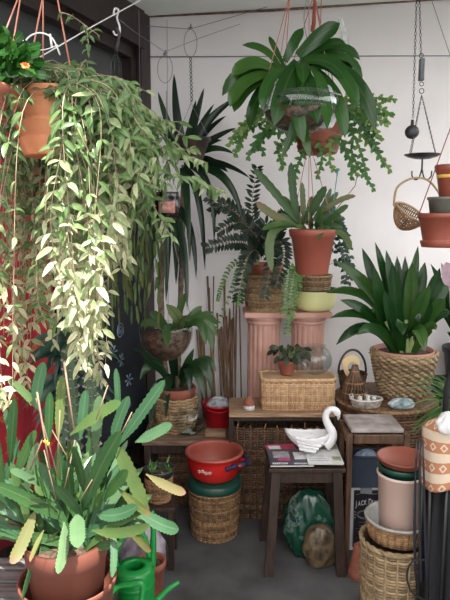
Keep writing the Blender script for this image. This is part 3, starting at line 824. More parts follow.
# blue-grey crate with blue bag
bx0, bx1 = jx0 + .002, jx1 - .004
t = thing('slate_crate', 'slate-blue plastic crate on the black carton, holding a pale blue bag', 'crate', ((bx0 + bx1) / 2, 2.745, jz + .001))
slate = mat('slate_blue_plastic', (.018, .026, .045), (.03, .04, .06), .45, 6)
z0_ = jz + .002; z1_ = z0_ + .15
mb = MB()
for a, b in (((bx0, 2.69, z0_), (bx1, 2.696, z1_)), ((bx0, 2.794, z0_), (bx1, 2.80, z1_)), ((bx0, 2.696, z0_), (bx0 + .006, 2.794, z1_)), ((bx1 - .006, 2.696, z0_), (bx1, 2.794, z1_)), ((bx0 + .006, 2.696, z0_), (bx1 - .006, 2.794, z0_ + .006))): mb.box(a, b)
mb.build('crate_body', slate, t)
mb = MB()
mb.tube([V((bx0, 2.69, z1_)), V((bx1, 2.69, z1_)), V((bx1, 2.80, z1_)), V((bx0, 2.80, z1_))], .007, 6, closed=True); mb.build('rim', slate, t)
c = V((bx0 + .085, 2.745, z0_ + .007)); mb = MB(); blob(mb, c, .07, .042, .165, amp=.10, seed=7)
single(mb, 'plastic_bag', mat('pale_blue_film', (.10, .16, .26), (.34, .42, .52), .3, 12, .6, 30), 'crumpled pale blue plastic bag inside the slate-blue crate', 'bag', c)

# ---------------------------------------------------------------- round trunk with clivia basket etc
RZ = .655
c = on(381, 3.08, 0); 
t = thing('round_wicker_hamper', 'broad round dark wicker hamper behind the step stool, carrying several baskets', 'hamper', c)
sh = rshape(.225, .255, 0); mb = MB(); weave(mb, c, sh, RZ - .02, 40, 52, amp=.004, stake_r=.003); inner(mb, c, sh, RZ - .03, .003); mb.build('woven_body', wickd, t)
mb = MB(); mb.lathe([(.001, RZ - .022), (.25, RZ - .022), (.262, RZ - .012), (.262, RZ - .006), (.25, RZ - .0005), (.001, RZ)], c, 60); mb.build('lid', mat('wicker_lid', (.07, .035, .02), (.2, .11, .06), .7, 40, .8, 90), t)
mb = MB(); sh2 = rshape(.262, .262); braid(mb, c, sh2, RZ - .01, 1, .007, .004, 110, 46); mb.build('rim', wick, t)
HC = c

# nested pots at the front right
c = V((X(396.5, 2.17, .3), 2.2, 0)); BC = c
t = wicker_round('tall_straw_basket', 'tall pale straw-bound basket on the floor at the bottom right', c, .112, .128, .355, 28, 18, straw, rim=.008, amp=.004, stake_r=.005, bulge=.004)
c2 = c + V((.01, 0, .34))
mb = MB()
sh = rshape(.100, .128); t = thing('lined_wicker_basket', 'round wicker basket with white plastic lining, nested on the pale straw-bound basket', 'basket', c + V((.01, 0, .30)))
cc = c + V((.010, 0, .358)); sh = rshape(.106, .122)
weave(mb, cc, sh, .075, 8, 26, amp=.005, stake_r=.003); mb.build('woven_body', wick, t)
mb = MB(); mb.lathe([(.100, -.0), (.118, .074), (.128, .077), (.130, .083), (.124, .087), (.114, .082), (.094, .0), (.001, -.002)], cc, 50, wob=.006, wn=7); mb.build('white_lining', mat('white_lining_plastic', (.26, .26, .25), (.40, .40, .38), .4, 14), t)
# pinkish bucket
bb = cc + V((.005, .0, .004)); bh = .62 - bb.z
t = thing('beige_bucket', 'smooth beige-pink plastic bucket standing in the lined basket', 'bucket', bb)
pinkp = mat('beige_pink_plastic', (.52, .37, .32), (.58, .42, .36), .4, 3)
mb = MB(); mb.lathe([(.001, 0), (.072, 0), (.076, .005), (.088, bh - .01), (.0935, bh - .006), (.094, bh), (.088, bh + .003), (.082, bh - .004), (.066, .012), (.001, .010)], bb, 50); mb.build('bucket_body', pinkp, t)
mb = MB(); mb.lathe([(.0885, bh - .008), (.0935, bh - .004), (.0935, bh + .001), (.0885, bh + .004)], bb, 50); mb.build('rim', mat('pale_rim', (.5, .42, .36), None, .4), t)
gp = bb + V((0, 0, bh - .03)); t = thing('green_plant_pot', 'dark green plastic pot nested in the top of the beige bucket', 'pot', gp)
mb = MB(); mb.lathe([(.001, 0), (.070, 0), (.079, .045), (.087, .047), (.091, .062), (.088, .066), (.080, .060), (.070, .008), (.001, .006)], gp, 48); mb.build('pot_body', gr_lid, t)
sg = gp + V((.006, 0, .0665)); t = thing('terracotta_saucer', 'broad terracotta plastic saucer lying on the dark green pot', 'saucer', sg)
mb = MB(); mb.lathe([(.001, 0), (.080, 0), (.088, .003), (.098, .022), (.103, .024), (.103, .028), (.095, .027), (.084, .008), (.001, .006)], sg, 50); mb.build('dish', terra_pl, t)
# cone pot on floor behind
c = on(361, 2.50, 0); t = thing('terracotta_pot', 'upturned terracotta pot on the floor beside the carton', 'pot', c)
mb = MB(); mb.lathe([(.058, 0), (.060, .004), (.058, .035), (.050, .038), (.036, .14), (.032, .143), (.010, .143), (.008, .138), (.030, .135), (.045, .04), (.052, .002)], c, 40); mb.build('pot_body', terra, t)

# ================================================================ COLUMNS AND WHAT STANDS ON THEM
pinkst = mat('pink_plaster', (.46, .25, .20), (.56, .33, .27), .7, 10, .15, 60)
CZ = 1.072
def fluted_column(x, y, label, slab):
    t = thing('fluted_column', label, 'column', (x, y, 0), 'pink columns carrying plant pots')
    mb = MB(); mb.box((x - slab / 2, y - slab / 2, CZ - .03), (x + slab / 2, y + slab / 2, CZ), bev=.004); mb.build('top_slab', pinkst, t)
    mb = MB(); n, k_ = 20, 18 * 8; vs = []; r0 = .098
    zs = [.14 + (CZ - .075 - .14) * i / n for i in range(n + 1)]
    for i, z in enumerate(zs):
        g = 1 - .06 * i / n
        for k in range(k_):
            a = 2 * PI * k / k_; fl_ = abs(math.sin(9 * a)) ** .7
            fade = min(1, i / 1.0, (n - i) / 1.0)
            vs.append(V((x + math.cos(a) * r0 * g * (1 - .085 * (1 - fl_) * 1.0 * fade), y + math.sin(a) * r0 * g * (1 - .085 * (1 - fl_) * fade), z)))
    mb.add(vs, [(i * k_ + k, i * k_ + (k + 1) % k_, (i + 1) * k_ + (k + 1) % k_, (i + 1) * k_ + k) for i in range(n) for k in range(k_)]); mb.build('fluted_shaft', pinkst, t)
    mb = MB(); mb.lathe([(.09, CZ - .076), (.099, CZ - .07), (.099, CZ - .062), (.094, CZ - .058), (.104, CZ - .048), (.110, CZ - .038), (.110, CZ - .0305), (.001, CZ - .0305)], V((x, y, 0)), 48); mb.build('capital', pinkst, t)
    mb = MB(); mb.box((x - slab / 2, y - slab / 2, 0), (x + slab / 2, y + slab / 2, .06), bev=.004)
    mb.lathe([(.108, .0605), (.116, .075), (.112, .09), (.100, .10), (.106, .115), (.100, .139), (.09, .139)], V((x, y, 0)), 48); mb.build('base', pinkst, t)
YC = 3.36
xl, xr = X(265, 3.28, CZ), X(310, 3.28, CZ)
fluted_column(xl, YC, 'left fluted pink column, under the round wicker pot cover', .234)
fluted_column(xr, YC, 'right fluted pink column, under the pale yellow-green bowl', .240)
# wicker cover with pot and dark feathery plant on the left column
c = V((xl, YC, CZ + .001)); t = thing('wicker_pot_cover', 'round tan wicker pot cover on the left pink column', 'basket', c)
mb = MB(); sh = rshape(.098, .112, .003); weave(mb, c, sh, .20, 20, 30, amp=.0035); inner(mb, c, sh, .20, .003, floor=True); mb.build('woven_body', wickl, t)
mb = MB(); braid(mb, c, sh, .2, 1, .005, .003, 80, 30); mb.build('rim', wick, t)

# ================================================================ LEAF COLOURS
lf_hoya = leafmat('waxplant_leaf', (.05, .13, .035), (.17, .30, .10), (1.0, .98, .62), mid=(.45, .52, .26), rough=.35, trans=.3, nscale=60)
lf_epi = leafmat('leaf_cactus_green', (.045, .15, .05), (.10, .25, .07), (.30, .38, .12), mid=(.22, .34, .14), rough=.4, trans=.12, nscale=25)
lf_epib = leafmat('leaf_cactus_bluish', (.06, .19, .085), (.13, .30, .14), (.30, .46, .22), mid=(.26, .42, .24), rough=.45, trans=.12, nscale=25)
lf_epiy = leafmat('leaf_cactus_scorched', (.14, .22, .05), (.30, .30, .10), (.42, .26, .14), mid=(.4, .38, .2), rough=.5, trans=.12, nscale=14, tip=(.40, .20, .14))
lf_dark = leafmat('dark_sword_leaf', (.012, .045, .02), (.03, .09, .04), (.07, .17, .06), rough=.3, trans=.12, nscale=12)
lf_orch = leafmat('orchid_leaf', (.02, .10, .015), (.05, .19, .03), (.14, .32, .06), mid=(.12, .28, .07), rough=.25, trans=.15, nscale=12)
lf_cliv = leafmat('clivia_leaf', (.012, .07, .015), (.035, .14, .025), (.13, .28, .06), mid=(.06, .18, .04), rough=.28, trans=.15, nscale=12)
lf_fern = leafmat('fishbone_leaf', (.03, .12, .03), (.09, .24, .06), (.26, .42, .10), rough=.4, trans=.2, nscale=40)
lf_dfern = leafmat('dark_feather_leaf', (.010, .035, .018), (.025, .07, .03), (.08, .16, .05), rough=.4, trans=.15, nscale=30)
lf_spid = leafmat('spider_leaf', (.05, .2, .03), (.12, .34, .06), (.3, .5, .15), mid=(.4, .5, .25), rough=.4, trans=.25)
lf_pale = leafmat('pale_edged_leaf', (.07, .2, .05), (.16, .33, .10), (.40, .50, .22), mid=(.2,.3,.12), rough=.35, trans=.2, nscale=14)
lf_succ = leafmat('dark_succulent_leaf', (.03, .06, .03), (.07, .11, .05), (.16, .17, .10), rough=.5, trans=.1)
lf_blue = leafmat('blue_green_leaf', (.03, .10, .07), (.06, .16, .11), (.13, .26, .17), mid=(.1, .22, .14), rough=.35, trans=.15)
lf_rhip = leafmat('mistletoe_cactus_stem', (.06, .13, .03), (.14, .24, .06), (.28, .36, .12), rough=.5, trans=.1)

# a stem with leaflets on both sides
def pinnate(m, pts, n, ll, lw_, r=.5, plane=None, prof='lance', ang=60, stem_r=.0018, start=.12, taper=.5, stem=None, droop=0, jit=.15, seg=4):
    pts = [V(p) for p in pts]; plane = V(plane) if plane is not None else V((0, -1, .2))
    if stem is not None: stem.tube(pts, [stem_r * (1 - .6 * i / len(pts)) for i in range(len(pts))], 5)
    N = len(pts) - 1
    for k in range(n):
        q = start + (1 - start) * k / max(1, n - 1); f = q * N; i = min(int(f), N - 1); p = pts[i].lerp(pts[i + 1], f - i); tg = (pts[i + 1] - pts[i]).normalized()
        sd = tg.cross(plane).normalized()
        l = ll * (1 - taper * q) * (min(1, .6 + 3 * (q - start)))
        for s in (-1, 1):
            a = math.radians(ang + R(-10, 10)); d = tg * math.cos(a) + sd * s * math.sin(a) + plane * R(-jit, jit) + V((0, 0, -droop))
            m.leaf(p, p + d.normalized() * l, lw_ * (1 - .4 * q * taper), rv(ll * .05), plane + rv(.25), prof, seg, .15, r=r + R(-.25, .25))
# fishbone (zig-zag) cactus stem: flat stem with alternate lobes
def zigzag(m, pts, w_, step, r=.5, plane=(0, -1, .15)):
    pts = [V(p) for p in pts]; L_ = [0]
    for i in range(1, len(pts)): L_.append(L_[-1] + (pts[i] - pts[i - 1]).length)
    n = max(4, int(L_[-1] / step)); plane = V(plane)
    def at(s):
        s = max(0, min(L_[-1] - 1e-6, s)); i = 0
        while L_[i + 1] < s: i += 1
        return pts[i].lerp(pts[i + 1], (s - L_[i]) / (L_[i + 1] - L_[i])), (pts[i + 1] - pts[i]).normalized()
    for k in range(n):
        p, tg = at(k * L_[-1] / n); s = 1 if k % 2 else -1; sd = tg.cross(plane).normalized()
        e, _ = at((k + .45) * L_[-1] / n)
        g = 1 - .5 * (k / n) ** 3
        m.leaf(p - sd * s * w_ * .12, e + tg * step * .25 + sd * s * w_ * .58 * g + plane * R(-.004, .004), step * 1.15, tg * step * .1 + sd * s * w_ * .12, plane + rv(.15), 'sword', 5, .1, r=r + R(-.2, .2))
        p2, _ = at((k + 1.1) * L_[-1] / n)
        m.leaf(p, p2, w_ * .28, (0, 0, 0), plane, 'strap', 2, .1, r=r)

# -------- dark feathery plant in the wicker cover
pr = pot(t, (c.x, c.y, CZ + .045), .080, .103, .22, terra, name='terracotta_pot', soilm=soil)
t2 = t
st = MB(); lv = MB()
def PP(Y, *l): return [P(a, b, Y + (l2[0] if l2 else 0)) for (a, b, *l2) in l]
base = (266, 258)
fr_ = [
 [(262, 258), (250, 228, -.05), (234, 212, -.08), (208, 197, -.1)],
 [(262, 258), (258, 240, -.1), (240, 222, -.12), (218, 232, -.12)],
 [(260, 260), (250, 245, -.12), (232, 242, -.15), (205, 248, -.18)],
 [(264, 258), (256, 235), (252, 205), (257, 168)],
 [(268, 258), (270, 240, -.2), (272, 255, -.25), (265, 296, -.25)],
 [(270, 258), (278, 240, -.15), (284, 255, -.25), (276, 285, -.25)],
 [(262, 260), (255, 250, -.2), (246, 262, -.22), (238, 300, -.2)],
 [(266, 258), (262, 235, -.1), (268, 225, -.15), (276, 262, -.22)],
 [(268, 258), (275, 232), (285, 215), (298, 206)],
 [(262, 258), (246, 225, .05), (228, 205, .05), (212, 212, .05)],
]
for k, l in enumerate(fr_):
    pts = spline(PP(YC, *l), 6); pinnate(lv, pts, 24, .078, .021, .35, plane=(R(-.2, .2), -1, R(0, .4)), stem=st, stem_r=.0025, ang=62)
st.build('stems', stemb, t); lv.build('foliage', lf_dfern, t)
st2 = MB(); l2 = MB()
for l in ([(262, 262), (250, 262, -.15), (243, 285, -.2), (238, 305, -.2)], [(258, 262), (240, 268, -.1), (232, 290, -.12), (215, 330, -.1)], [(262, 262), (235, 262, -.1), (222, 285, -.1), (218, 300, -.1)]):
    pinnate(l2, spline(PP(YC, *l), 6), 20, .028, .014, .6, plane=(.1, -1, .2), stem=st2, ang=50)
st2.build('stems', stemg, t); l2.build('trailing_foliage', lf_fern, t)

# -------- yellow bowl and small basket on the right column
c = V((xr + .035, YC, CZ + .001)); t = thing('enamel_bowl', 'pale yellow-green bowl with black rim on the right pink column', 'bowl', c)
yb = mat('pale_yellow_enamel', (.66, .66, .30), (.72, .72, .36), .3, 3); ht = P(318, 291, 3.26).z - CZ
mb = MB(); mb.lathe([(.001, 0), (.085, 0), (.105, .010), (.118, .035), (.121, .06), (.121, ht - .006)], c, 56); mb.build('bowl_body', yb, t)
mb = MB(); mb.lathe([(.121, ht - .0055), (.125, ht - .002), (.124, ht + .003), (.115, ht + .001), (.112, ht - .02), (.10, .02), (.001, .012)], c, 56); mb.build('rim', iron, t)
c2 = c + V((-.005, 0, .014)); hb = P(318, 276, 3.28).z - c2.z
wicker_round('tan_wicker_basket', 'small tan wicker basket set inside the pale yellow-green bowl', c2, .072, .098, hb, 16, 26, wickl, rim=.005, rimamp=.003)

# -------- cascade of fern between the columns (rooted behind in its own pot on the shelf of the columns)
c = V(((xl + xr) / 2 + .0, YC - .16, 0))
# ================================================================ canes
t = None
random.seed(5)
for k in range(24):
    bx = R(203, 244); tx = bx + R(-14, 9); ty = R(278, 330)
    if k in (3, 6): ty = 276
    b = V((X(bx, 3.5, 0), 3.45 + R(-.03, .05), .001)); e = P(tx, ty, 3.58)
    e.y = 3.575 + R(-.01, .008)
    mb = MB(); n = 12; rr_ = R(.0032, .0062)
    mb.tube([b.lerp(e, q / n) for q in range(n + 1)], [rr_ * (1.18 if q % 3 == 0 else 1) for q in range(n + 1)], 7, R(0, 1))
    nm = 'garden_cane'
    if k < 1: cm_ = mat('brown_cane', (.10, .055, .03), (.24, .14, .08), .6, 8, .2, 30, stretch=(10, 10, 1))
    o = single(mb, nm, cm_, 'slender brown bamboo cane in the bundle leaning on the wall left of the columns', 'cane', b, 'bamboo canes leaning in the corner left of the columns')

# ================================================================ ORCHID IN HANGING GLASS BOWL
YO = 2.45
c = P(301, 134, YO); rb_ = W(39, YO, 1.9); hb = P(301, 88, YO).z - c.z
t = thing('hanging_orchid_bowl', 'glass bowl hung on pink cords with a broad-leaved orchid, at the top centre', 'hanging plant', c)
mb = MB(); pr = []
for k in range(13):
    a = .05 + (PI * .62 - .05) * k / 12; pr.append((rb_ * math.sin(a), hb * .62 * (1 - math.cos(a))))
inn = [(q - .003 if q > .004 else .001, z + .003) for q, z in pr][::-1]
mb.lathe([(.001, 0)] + pr + inn, c, 44); mb.build('glass_bowl', glass, t)
ztop = pr[-1][1]
mb = MB(); mb.lathe([(.001, .006)] + [(q - .006, z + .004) for q, z in pr[1:9]] + [(.001, pr[8][1] + .012)], c, 36, wob=.01, wn=7); mb.build('bark', bark, t)
for (tx, ty, pl) in ((290, -6, [(262, 84), (274, 72), (283, 90)]), (314, -6, [(284, 78), (330, 60), (338, 86)])):
    top = P(tx, ty, YO + .02)
    for (px, py) in pl:
        a = (px - 301) / 39; e = V((c.x + a * rb_ * .95, YO + R(-.07, .07), P(px, 88, YO).z)) 
        mb = MB(); mb.tube([top, e], .0019, 5); mb.build('cord', rope, t)
    for dx in (-.004, .004):
        mb = MB(); mb.tube([top + V((dx, 0, .0)), top + V((dx * 1.5, 0, .1)), top + V((dx, 0, .25))], .002, 5); mb.build('cord', rope, t)
mb = MB(); mb.tube(spline([P(314, -4, YO), P(315, 18, YO - .01), P(314, 28, YO - .01), P(311.5, 31, YO - .01), P(312, 25, YO - .01)], 4), .004, 6); mb.tube([P(315, 2, YO), P(313, 30, YO)], .007, 6); mb.build('hook', mat('rust_red_hook', (.20, .035, .02), (.3, .07, .04), .5, 20), t)
mb = MB(); mb.tube(spline([P(307, -5, YO), P(304, 18, YO), P(308, 42, YO), P(316, 52, YO)], 5), .0016, 4); mb.build('hanging_wire', wire, t)
lv = MB()
ol = [ # base, tip, width, bend(px), y offset
 ((275, 72), (231, 76), 17, (0, -18), -.02), ((278, 70), (222, 96), 14, (-8, -22), .03), ((277, 74), (230, 107), 18, (-14, -14), -.04), ((280, 72), (234, 112), 15, (-16, -6), .0),
 ((281, 72), (242, 45), 9, (8, -12), .05), ((285, 62), (303, 28), 12, (-2, 0), .0), ((284, 66), (269, 36), 7, (-2, 0), .05), ((298, 56), (340, 23), 17, (-2, -2), -.03),
 ((300, 62), (347, 82), 18, (8, -16), -.08), ((298, 62), (274, 126), 20, (-2, -12), -.12), ((300, 68), (318, 124), 20, (-4, -16), -.14), ((302, 62), (346, 44), 12, (2, -12), .0),
 ((302, 66), (304, 144), 14, (-10, -4), -.14), ((312, 66), (358, 108), 16, (8, -22), -.1), ((312, 66), (376, 130), 18, (12, -36), -.02), ((306, 66), (352, 78), 15, (8, -28), .04),
 ((296, 64), (303, 84), 14, (4, -14), -.12), ((284, 72), (250, 130), 14, (-16, -10), .02), ((318, 72), (345, 138), 15, (8, -10), -.08), ((316, 70), (362, 84), 13, (10, -34), .02),
 ((306, 68), (301, 108), 15, (6, 6), -.15), ((290, 68), (262, 110), 14, (-10, -16), -.1), ((310, 66), (327, 130), 14, (6, -14), -.15), ((300, 66), (282, 158), 10, (12, 0), -.12), ((296, 70), (310, 158), 10, (-2, 10), -.11),
 ((288, 70), (247, 92), 13, (-4, -20), .06), ((310, 64), (360, 60), 12, (4, -24), .07)]
for (b, e, w_, bd, dy) in ol:
    bb = P(b[0] + 0, b[1], YO + dy * .3); ee = P(*e, YO + dy); k = YO / 600
    lv.leaf(bb, ee, W(w_, YO, 1.9) * .88, V((bd[0] * k, -.02, -bd[1] * k)), V((R(-.35, .35), -1, R(.1, .8))), 'strap', 11, .22, r=R(.1, .8))
lv.build('foliage', lf_orch, t)
st = MB()
for k in range(10):
    b = c + V((R(-.08, .08), R(-.06, .06), hb * .6)); st.tube(spline([b, b + V((R(-.05, .05), R(-.03, 0), R(.05, .1))), b + V((R(-.12, .12), -.06, R(-.03, .05)))], 4), .003, 5)
st.build('aerial_roots', mat('grey_green_root', (.2, .22, .15), (.4, .4, .32), .8, 30), t)
# -- crumpled clear film in the bowl's right and a strip at the top
mb = MB(); blob(mb, P(324, 120, YO - .0) + V((0, -.03, -.035)), .045, .05, .17, 14, 24, .1, 3, power=.6); mb.build('crumpled_film', mat('clear_film', (.45, .46, .50), (.8, .8, .84), .15, 40, .8, 70), t)
mb = MB(); mb.leaf(P(347, 58, YO + .1), P(341, 14, YO + .1), .03, (0.01, 0, 0), (0, -1, 0), 'sword', 8, .5, r=.5); mb.leaf(P(342, 56, YO + .11), P(338, 18, YO + .1), .02, (0.005, 0, 0), (.4, -1, 0), 'sword', 8, .5, r=.5)
mb.build('pale_dead_leaf', mat('silvery_dry_leaf', (.35, .38, .35), (.55, .58, .55), .5, 60), t)

# ================================================================ FISHBONE CACTUS POT BEHIND THE ORCHID
YF = 2.9
c = P(318, 154, YF); r1 = W(26, YF, 1.9); hp = P(318, 118, YF).z - c.z
t = thing('hanging_fishbone_cactus', 'terracotta pot with zig-zag stemmed cactus hanging behind the orchid bowl', 'hanging plant', c)
pot(t, c, r1 * .72, r1, hp, terra, rings=3)
for dx in (-.9, .5): 
    for k in (1,):
        mb = MB(); mb.tube([c + V((dx * r1, .0, hp)), c + V((0, 0, .55)), c + V((0, 0, 1.0))], .002, 5); mb.build('cord', rope, t)
lv = MB()
fz = [[(330, 118), (350, 108), (375, 118), (388, 125)], [(332, 118), (352, 98), (372, 98), (398, 100)], [(330, 120), (348, 128), (360, 150), (368, 182)], [(328, 120), (352, 116), (370, 135), (385, 168)],
      [(334, 118), (360, 108), (382, 110), (394, 118)], [(326, 124), (340, 138), (352, 165), (358, 178)], [(324, 122), (345, 118), (360, 124), (376, 150)], [(330, 122), (338, 110), (360, 118), (380, 140)],
      [(306, 120), (285, 118), (268, 128), (250, 155)], [(308, 122), (280, 122), (258, 120), (238, 135)], [(310, 124), (292, 138), (284, 150), (282, 172)], [(305, 118), (270, 108), (246, 125), (234, 158)], [(303, 122), (275, 128), (262, 140), (258, 152)],
      [(316, 126), (318, 140), (322, 160), (316, 180)], [(322, 126), (330, 142), (330, 165), (338, 172)], [(312, 124), (304, 150), (296, 170), (292, 188)], [(328, 118), (348, 106), (366, 108), (376, 128)], [(308, 118), (262, 112), (238, 130), (228, 148)]]
for l in fz + [[(a + R(-8, 8), b + (R(-6, 10) if i else 0)) for i, (a, b) in enumerate(l)] for l in fz[:13]]:
    zigzag(lv, spline([P(a, b, YF + (0 if i == 0 else -.06 - .03 * i + R(-.04, .04))) for i, (a, b) in enumerate(l)], 6), .050, .0205, r=R(.3, 1.0), plane=(R(-.3, .3), -1, R(-.1, .3)))
lv.build('zigzag_stems', lf_fern, t)

# ================================================================ HANGING EPIPHYLLUM, CENTRE
YE_ = 2.72
c = P(312, 274, YE_); r1 = W(22.5, YE_, 1.5); hp = P(312, 229, YE_).z - c.z
t = thing('hanging_leaf_cactus', 'red-brown pot with a leaf cactus hanging on pink cords above the yellow-green bowl', 'hanging plant', c)
pot(t, c, r1 * .70, r1, hp, terra_pl, lip=.17)
apex = P(309, 142, YE_); hk = [V((math.cos(a), math.sin(a), 0)) * r1 * .97 + c + V((0, 0, hp - .003)) for a in (2.9, -.2, -1.9, 1.3)]
for p in hk:
    mb = MB(); mb.tube([p, apex], .0017, 5); mb.build('cord', rope, t)
mb = MB(); mb.tube([apex, P(309, 134, YE_)], .0055, 6); mb.build('cord_knot', rope, t)
mb = MB(); mb.tube([P(309, 136, YE_), P(309, 60, YE_ + .05), P(309, -14, YE_ + .1)], .0017, 5); mb.build('cord', rope, t)
lv = MB(); lvy = MB()
el = [((300, 226), (253, 168), 12, (4, 0), -.05), ((298, 226), (256, 202), 12, (-4, 4), -.08), ((299, 224), (291, 162), 12, (-4, 0), -.02), ((302, 226), (326, 186), 13, (0, 0), -.06), ((308, 226), (356, 196), 8, (2, -14), -.04),
      ((300, 227), (262, 230), 9, (0, -10), -.1), ((304, 226), (302, 182), 8, (0, 0), .02), ((308, 226), (331, 188), 7, (6, 0), .02), ((310, 226), (318, 240), 7, (14, -14), -.12), ((314, 226), (350, 250), 9, (18, -8), -.1), ((300, 228), (272, 272), 13, (-26, -34), -.1),
      ((304, 225), (283, 196), 8, (2, 0), .03), ((310, 224), (338, 192), 9, (4, -4), .04), ((306, 225), (312, 196), 9, (0, 0), -.02), ((300, 226), (277, 215), 8, (0, -4), -.02)]
for i, (b, e, w_, bd, dy) in enumerate(el):
    k = YE_ / 600; m_ = lvy if i in (4, 1, 13) else lv
    m_.leaf(P(*b, YE_ + dy * .2), P(*e, YE_ + dy), W(w_, YE_) * .66, V((bd[0] * k, 0, -bd[1] * k)), V((R(-.4, .4), -1, R(0, .5))), 'epi', 16, .18, r=R(.2, .8), cren=.07)
for k in range(26):
    a = R(0, 6.28); b = c + V((math.cos(a) * .04, math.sin(a) * .04, hp - .01)); l = R(.06, .16); e = b + V((math.cos(a) * l * .8, math.sin(a) * l * .5, R(.0, .13)))
    lv.leaf(b, e, R(.014, .028), V((0, 0, .03)), None, 'epi', 12, .2, r=R(0, .9), cren=.06)
lv.build('foliage', lf_epi, t); lvy.build('scorched_foliage', lf_epiy, t)
mb = MB(); mb.tube([P(330, 226, YE_), P(337, 176, YE_ - .02)], .002, 5); mb.tube([P(337, 177, YE_ - .02), P(337.3, 170, YE_ - .02)], [.002, .005], 4); mb.build('plant_tag', mat('teal_tag', (.03, .25, .3)), t)
mb = MB(); mb.tube([P(322, 227, YE_), P(355, 186, YE_ + .02), P(358, 172, YE_)], .0022, 5); mb.tube([P(300, 227, YE_), P(301, 195, YE_)], .002, 5); mb.build('dry_stems', stemb, t)
# dark leafy plant trailing right of that pot, rooted in the bowl's basket
c = V((xr, YC, CZ + .02))
t = thing('trailing_dark_plant', 'dark trailing leafy plant growing from the tan basket behind the hanging red-brown pot', 'plant', c)
st = MB(); lv = MB()
for l in ([(316, 272), (332, 240, -.1), (345, 235, -.15), (352, 270, -.15)], [(318, 272), (335, 250, -.1), (344, 250, -.15), (344, 280, -.15)], [(314, 272), (330, 228, -.05), (340, 225, -.1), (348, 245, -.12)], [(318, 272), (336, 262, -.1), (350, 268, -.12), (346, 290, -.15)]):
    pinnate(lv, spline(PP(YC, *l), 5), 11, .055, .024, .4, plane=(.1, -1, .2), stem=st, ang=55, droop=.3, start=.3)
st.build('stems', stemb, t); lv.build('foliage', lf_blue, t)
t = thing('trailing_fern', 'bright green fern hanging down between the two pink columns', 'fern', (xr - .02, YC - .02, CZ + .02))
st = MB(); lv = MB()
for l in ([(300, 276, -.05), (294, 275, -.18), (291, 300, -.2), (287, 333, -.2)], [(300, 276, -.05), (299, 272, -.18), (297, 292, -.2), (291, 318, -.2)], [(300, 276, -.05), (290, 268, -.18), (287, 285, -.2), (284, 312, -.2)]):
    pinnate(lv, spline(PP(YC, *l), 6), 24, .035, .012, .6, plane=(.1, -1, .2), stem=st, ang=68, taper=.3)
st.build('stems', stemg, t); lv.build('foliage', lf_fern, t)

# -------- little succulent pot on the crate
c = on(287, 3.09, CT + .001); t = thing('potted_succulent', 'small terracotta pot with dark green leafy plant on the willow crate', 'potted plant', c)
pot(t, c, .034, .046, .078, terra, lip=.25, lw=.004)
lv = MB(); st = MB()
for k in range(46):
    a = R(0, 6.28); l = R(.05, .14); up = R(-.02, .08)
    b = c + V((0, 0, .074)); e = b + V((math.cos(a) * l, math.sin(a) * l * .7, up)); m_ = b.lerp(e, .6) + V((0, 0, .03))
    st.tube([b, m_], .0018, 4)
    lv.leaf(m_, e + V((0, 0, -.01)), R(.018, .03), V((0, 0, .008)), V((R(-.3, .3), -1, R(.2, 1))), 'oval', 5, .2, r=R(0, 1))
    if k % 2: lv.leaf(b.lerp(m_, .5), b.lerp(m_, .5) + rv(.03) + V((0, 0, .03)), .02, (0, 0, 0), None, 'oval', 5, .2, r=R(0, 1))
st.build('stems', stemg, t); lv.build('foliage', lf_succ, t)

# ================================================================ CLIVIA AND THE BASKETS BY IT
c = V((X(402, 3.06, RZ), 3.06, RZ + .001)); hcl = P(402, 346, 2.9).z - c.z
sau = thing('clay_saucer', 'terracotta saucer under the braided clivia basket', 'saucer', c); saucer(sau, c, .125, .018, terra, 'dish')
hcl = .235
c = c + V((0, 0, .0095)); t = thing('clivia_basket', 'braided pale straw basket holding a big strap-leaved clivia, on the round hamper', 'potted plant', c)
sh = rshape(.112, .165, .006); mb = MB(); weave(mb, c, sh, hcl, 22, 38, amp=.006, thick=.0085, phase=PI / 4, stake_r=0); inner(mb, c, sh, hcl, .003, .004); mb.build('braided_body', straw, t)
mb = MB(); braid(mb, c, sh, hcl, 1, .006, .004, 90, 34); mb.build('rim', straw, t)
pot(t, c + V((0, 0, .03)), .10, .150, hcl - .015, mat('rose_clay', (.45, .20, .16), (.52, .26, .21), .7, 10), lip=.2, lw=.005, soilm=soil)
mb = MB()
for k in range(26):   # frayed tassel at the left handle
    b = c + V((-.165, -.02 + R(-.02, .02), hcl)); mb.tube([b, b + V((R(-.025, .01), R(-.02, .01), R(-.01, .035)))], .002, 4, R(0, 1))
mb.build('frayed_handle', straw, t)
lv = MB(); YV = c.y; k_ = YV / 600
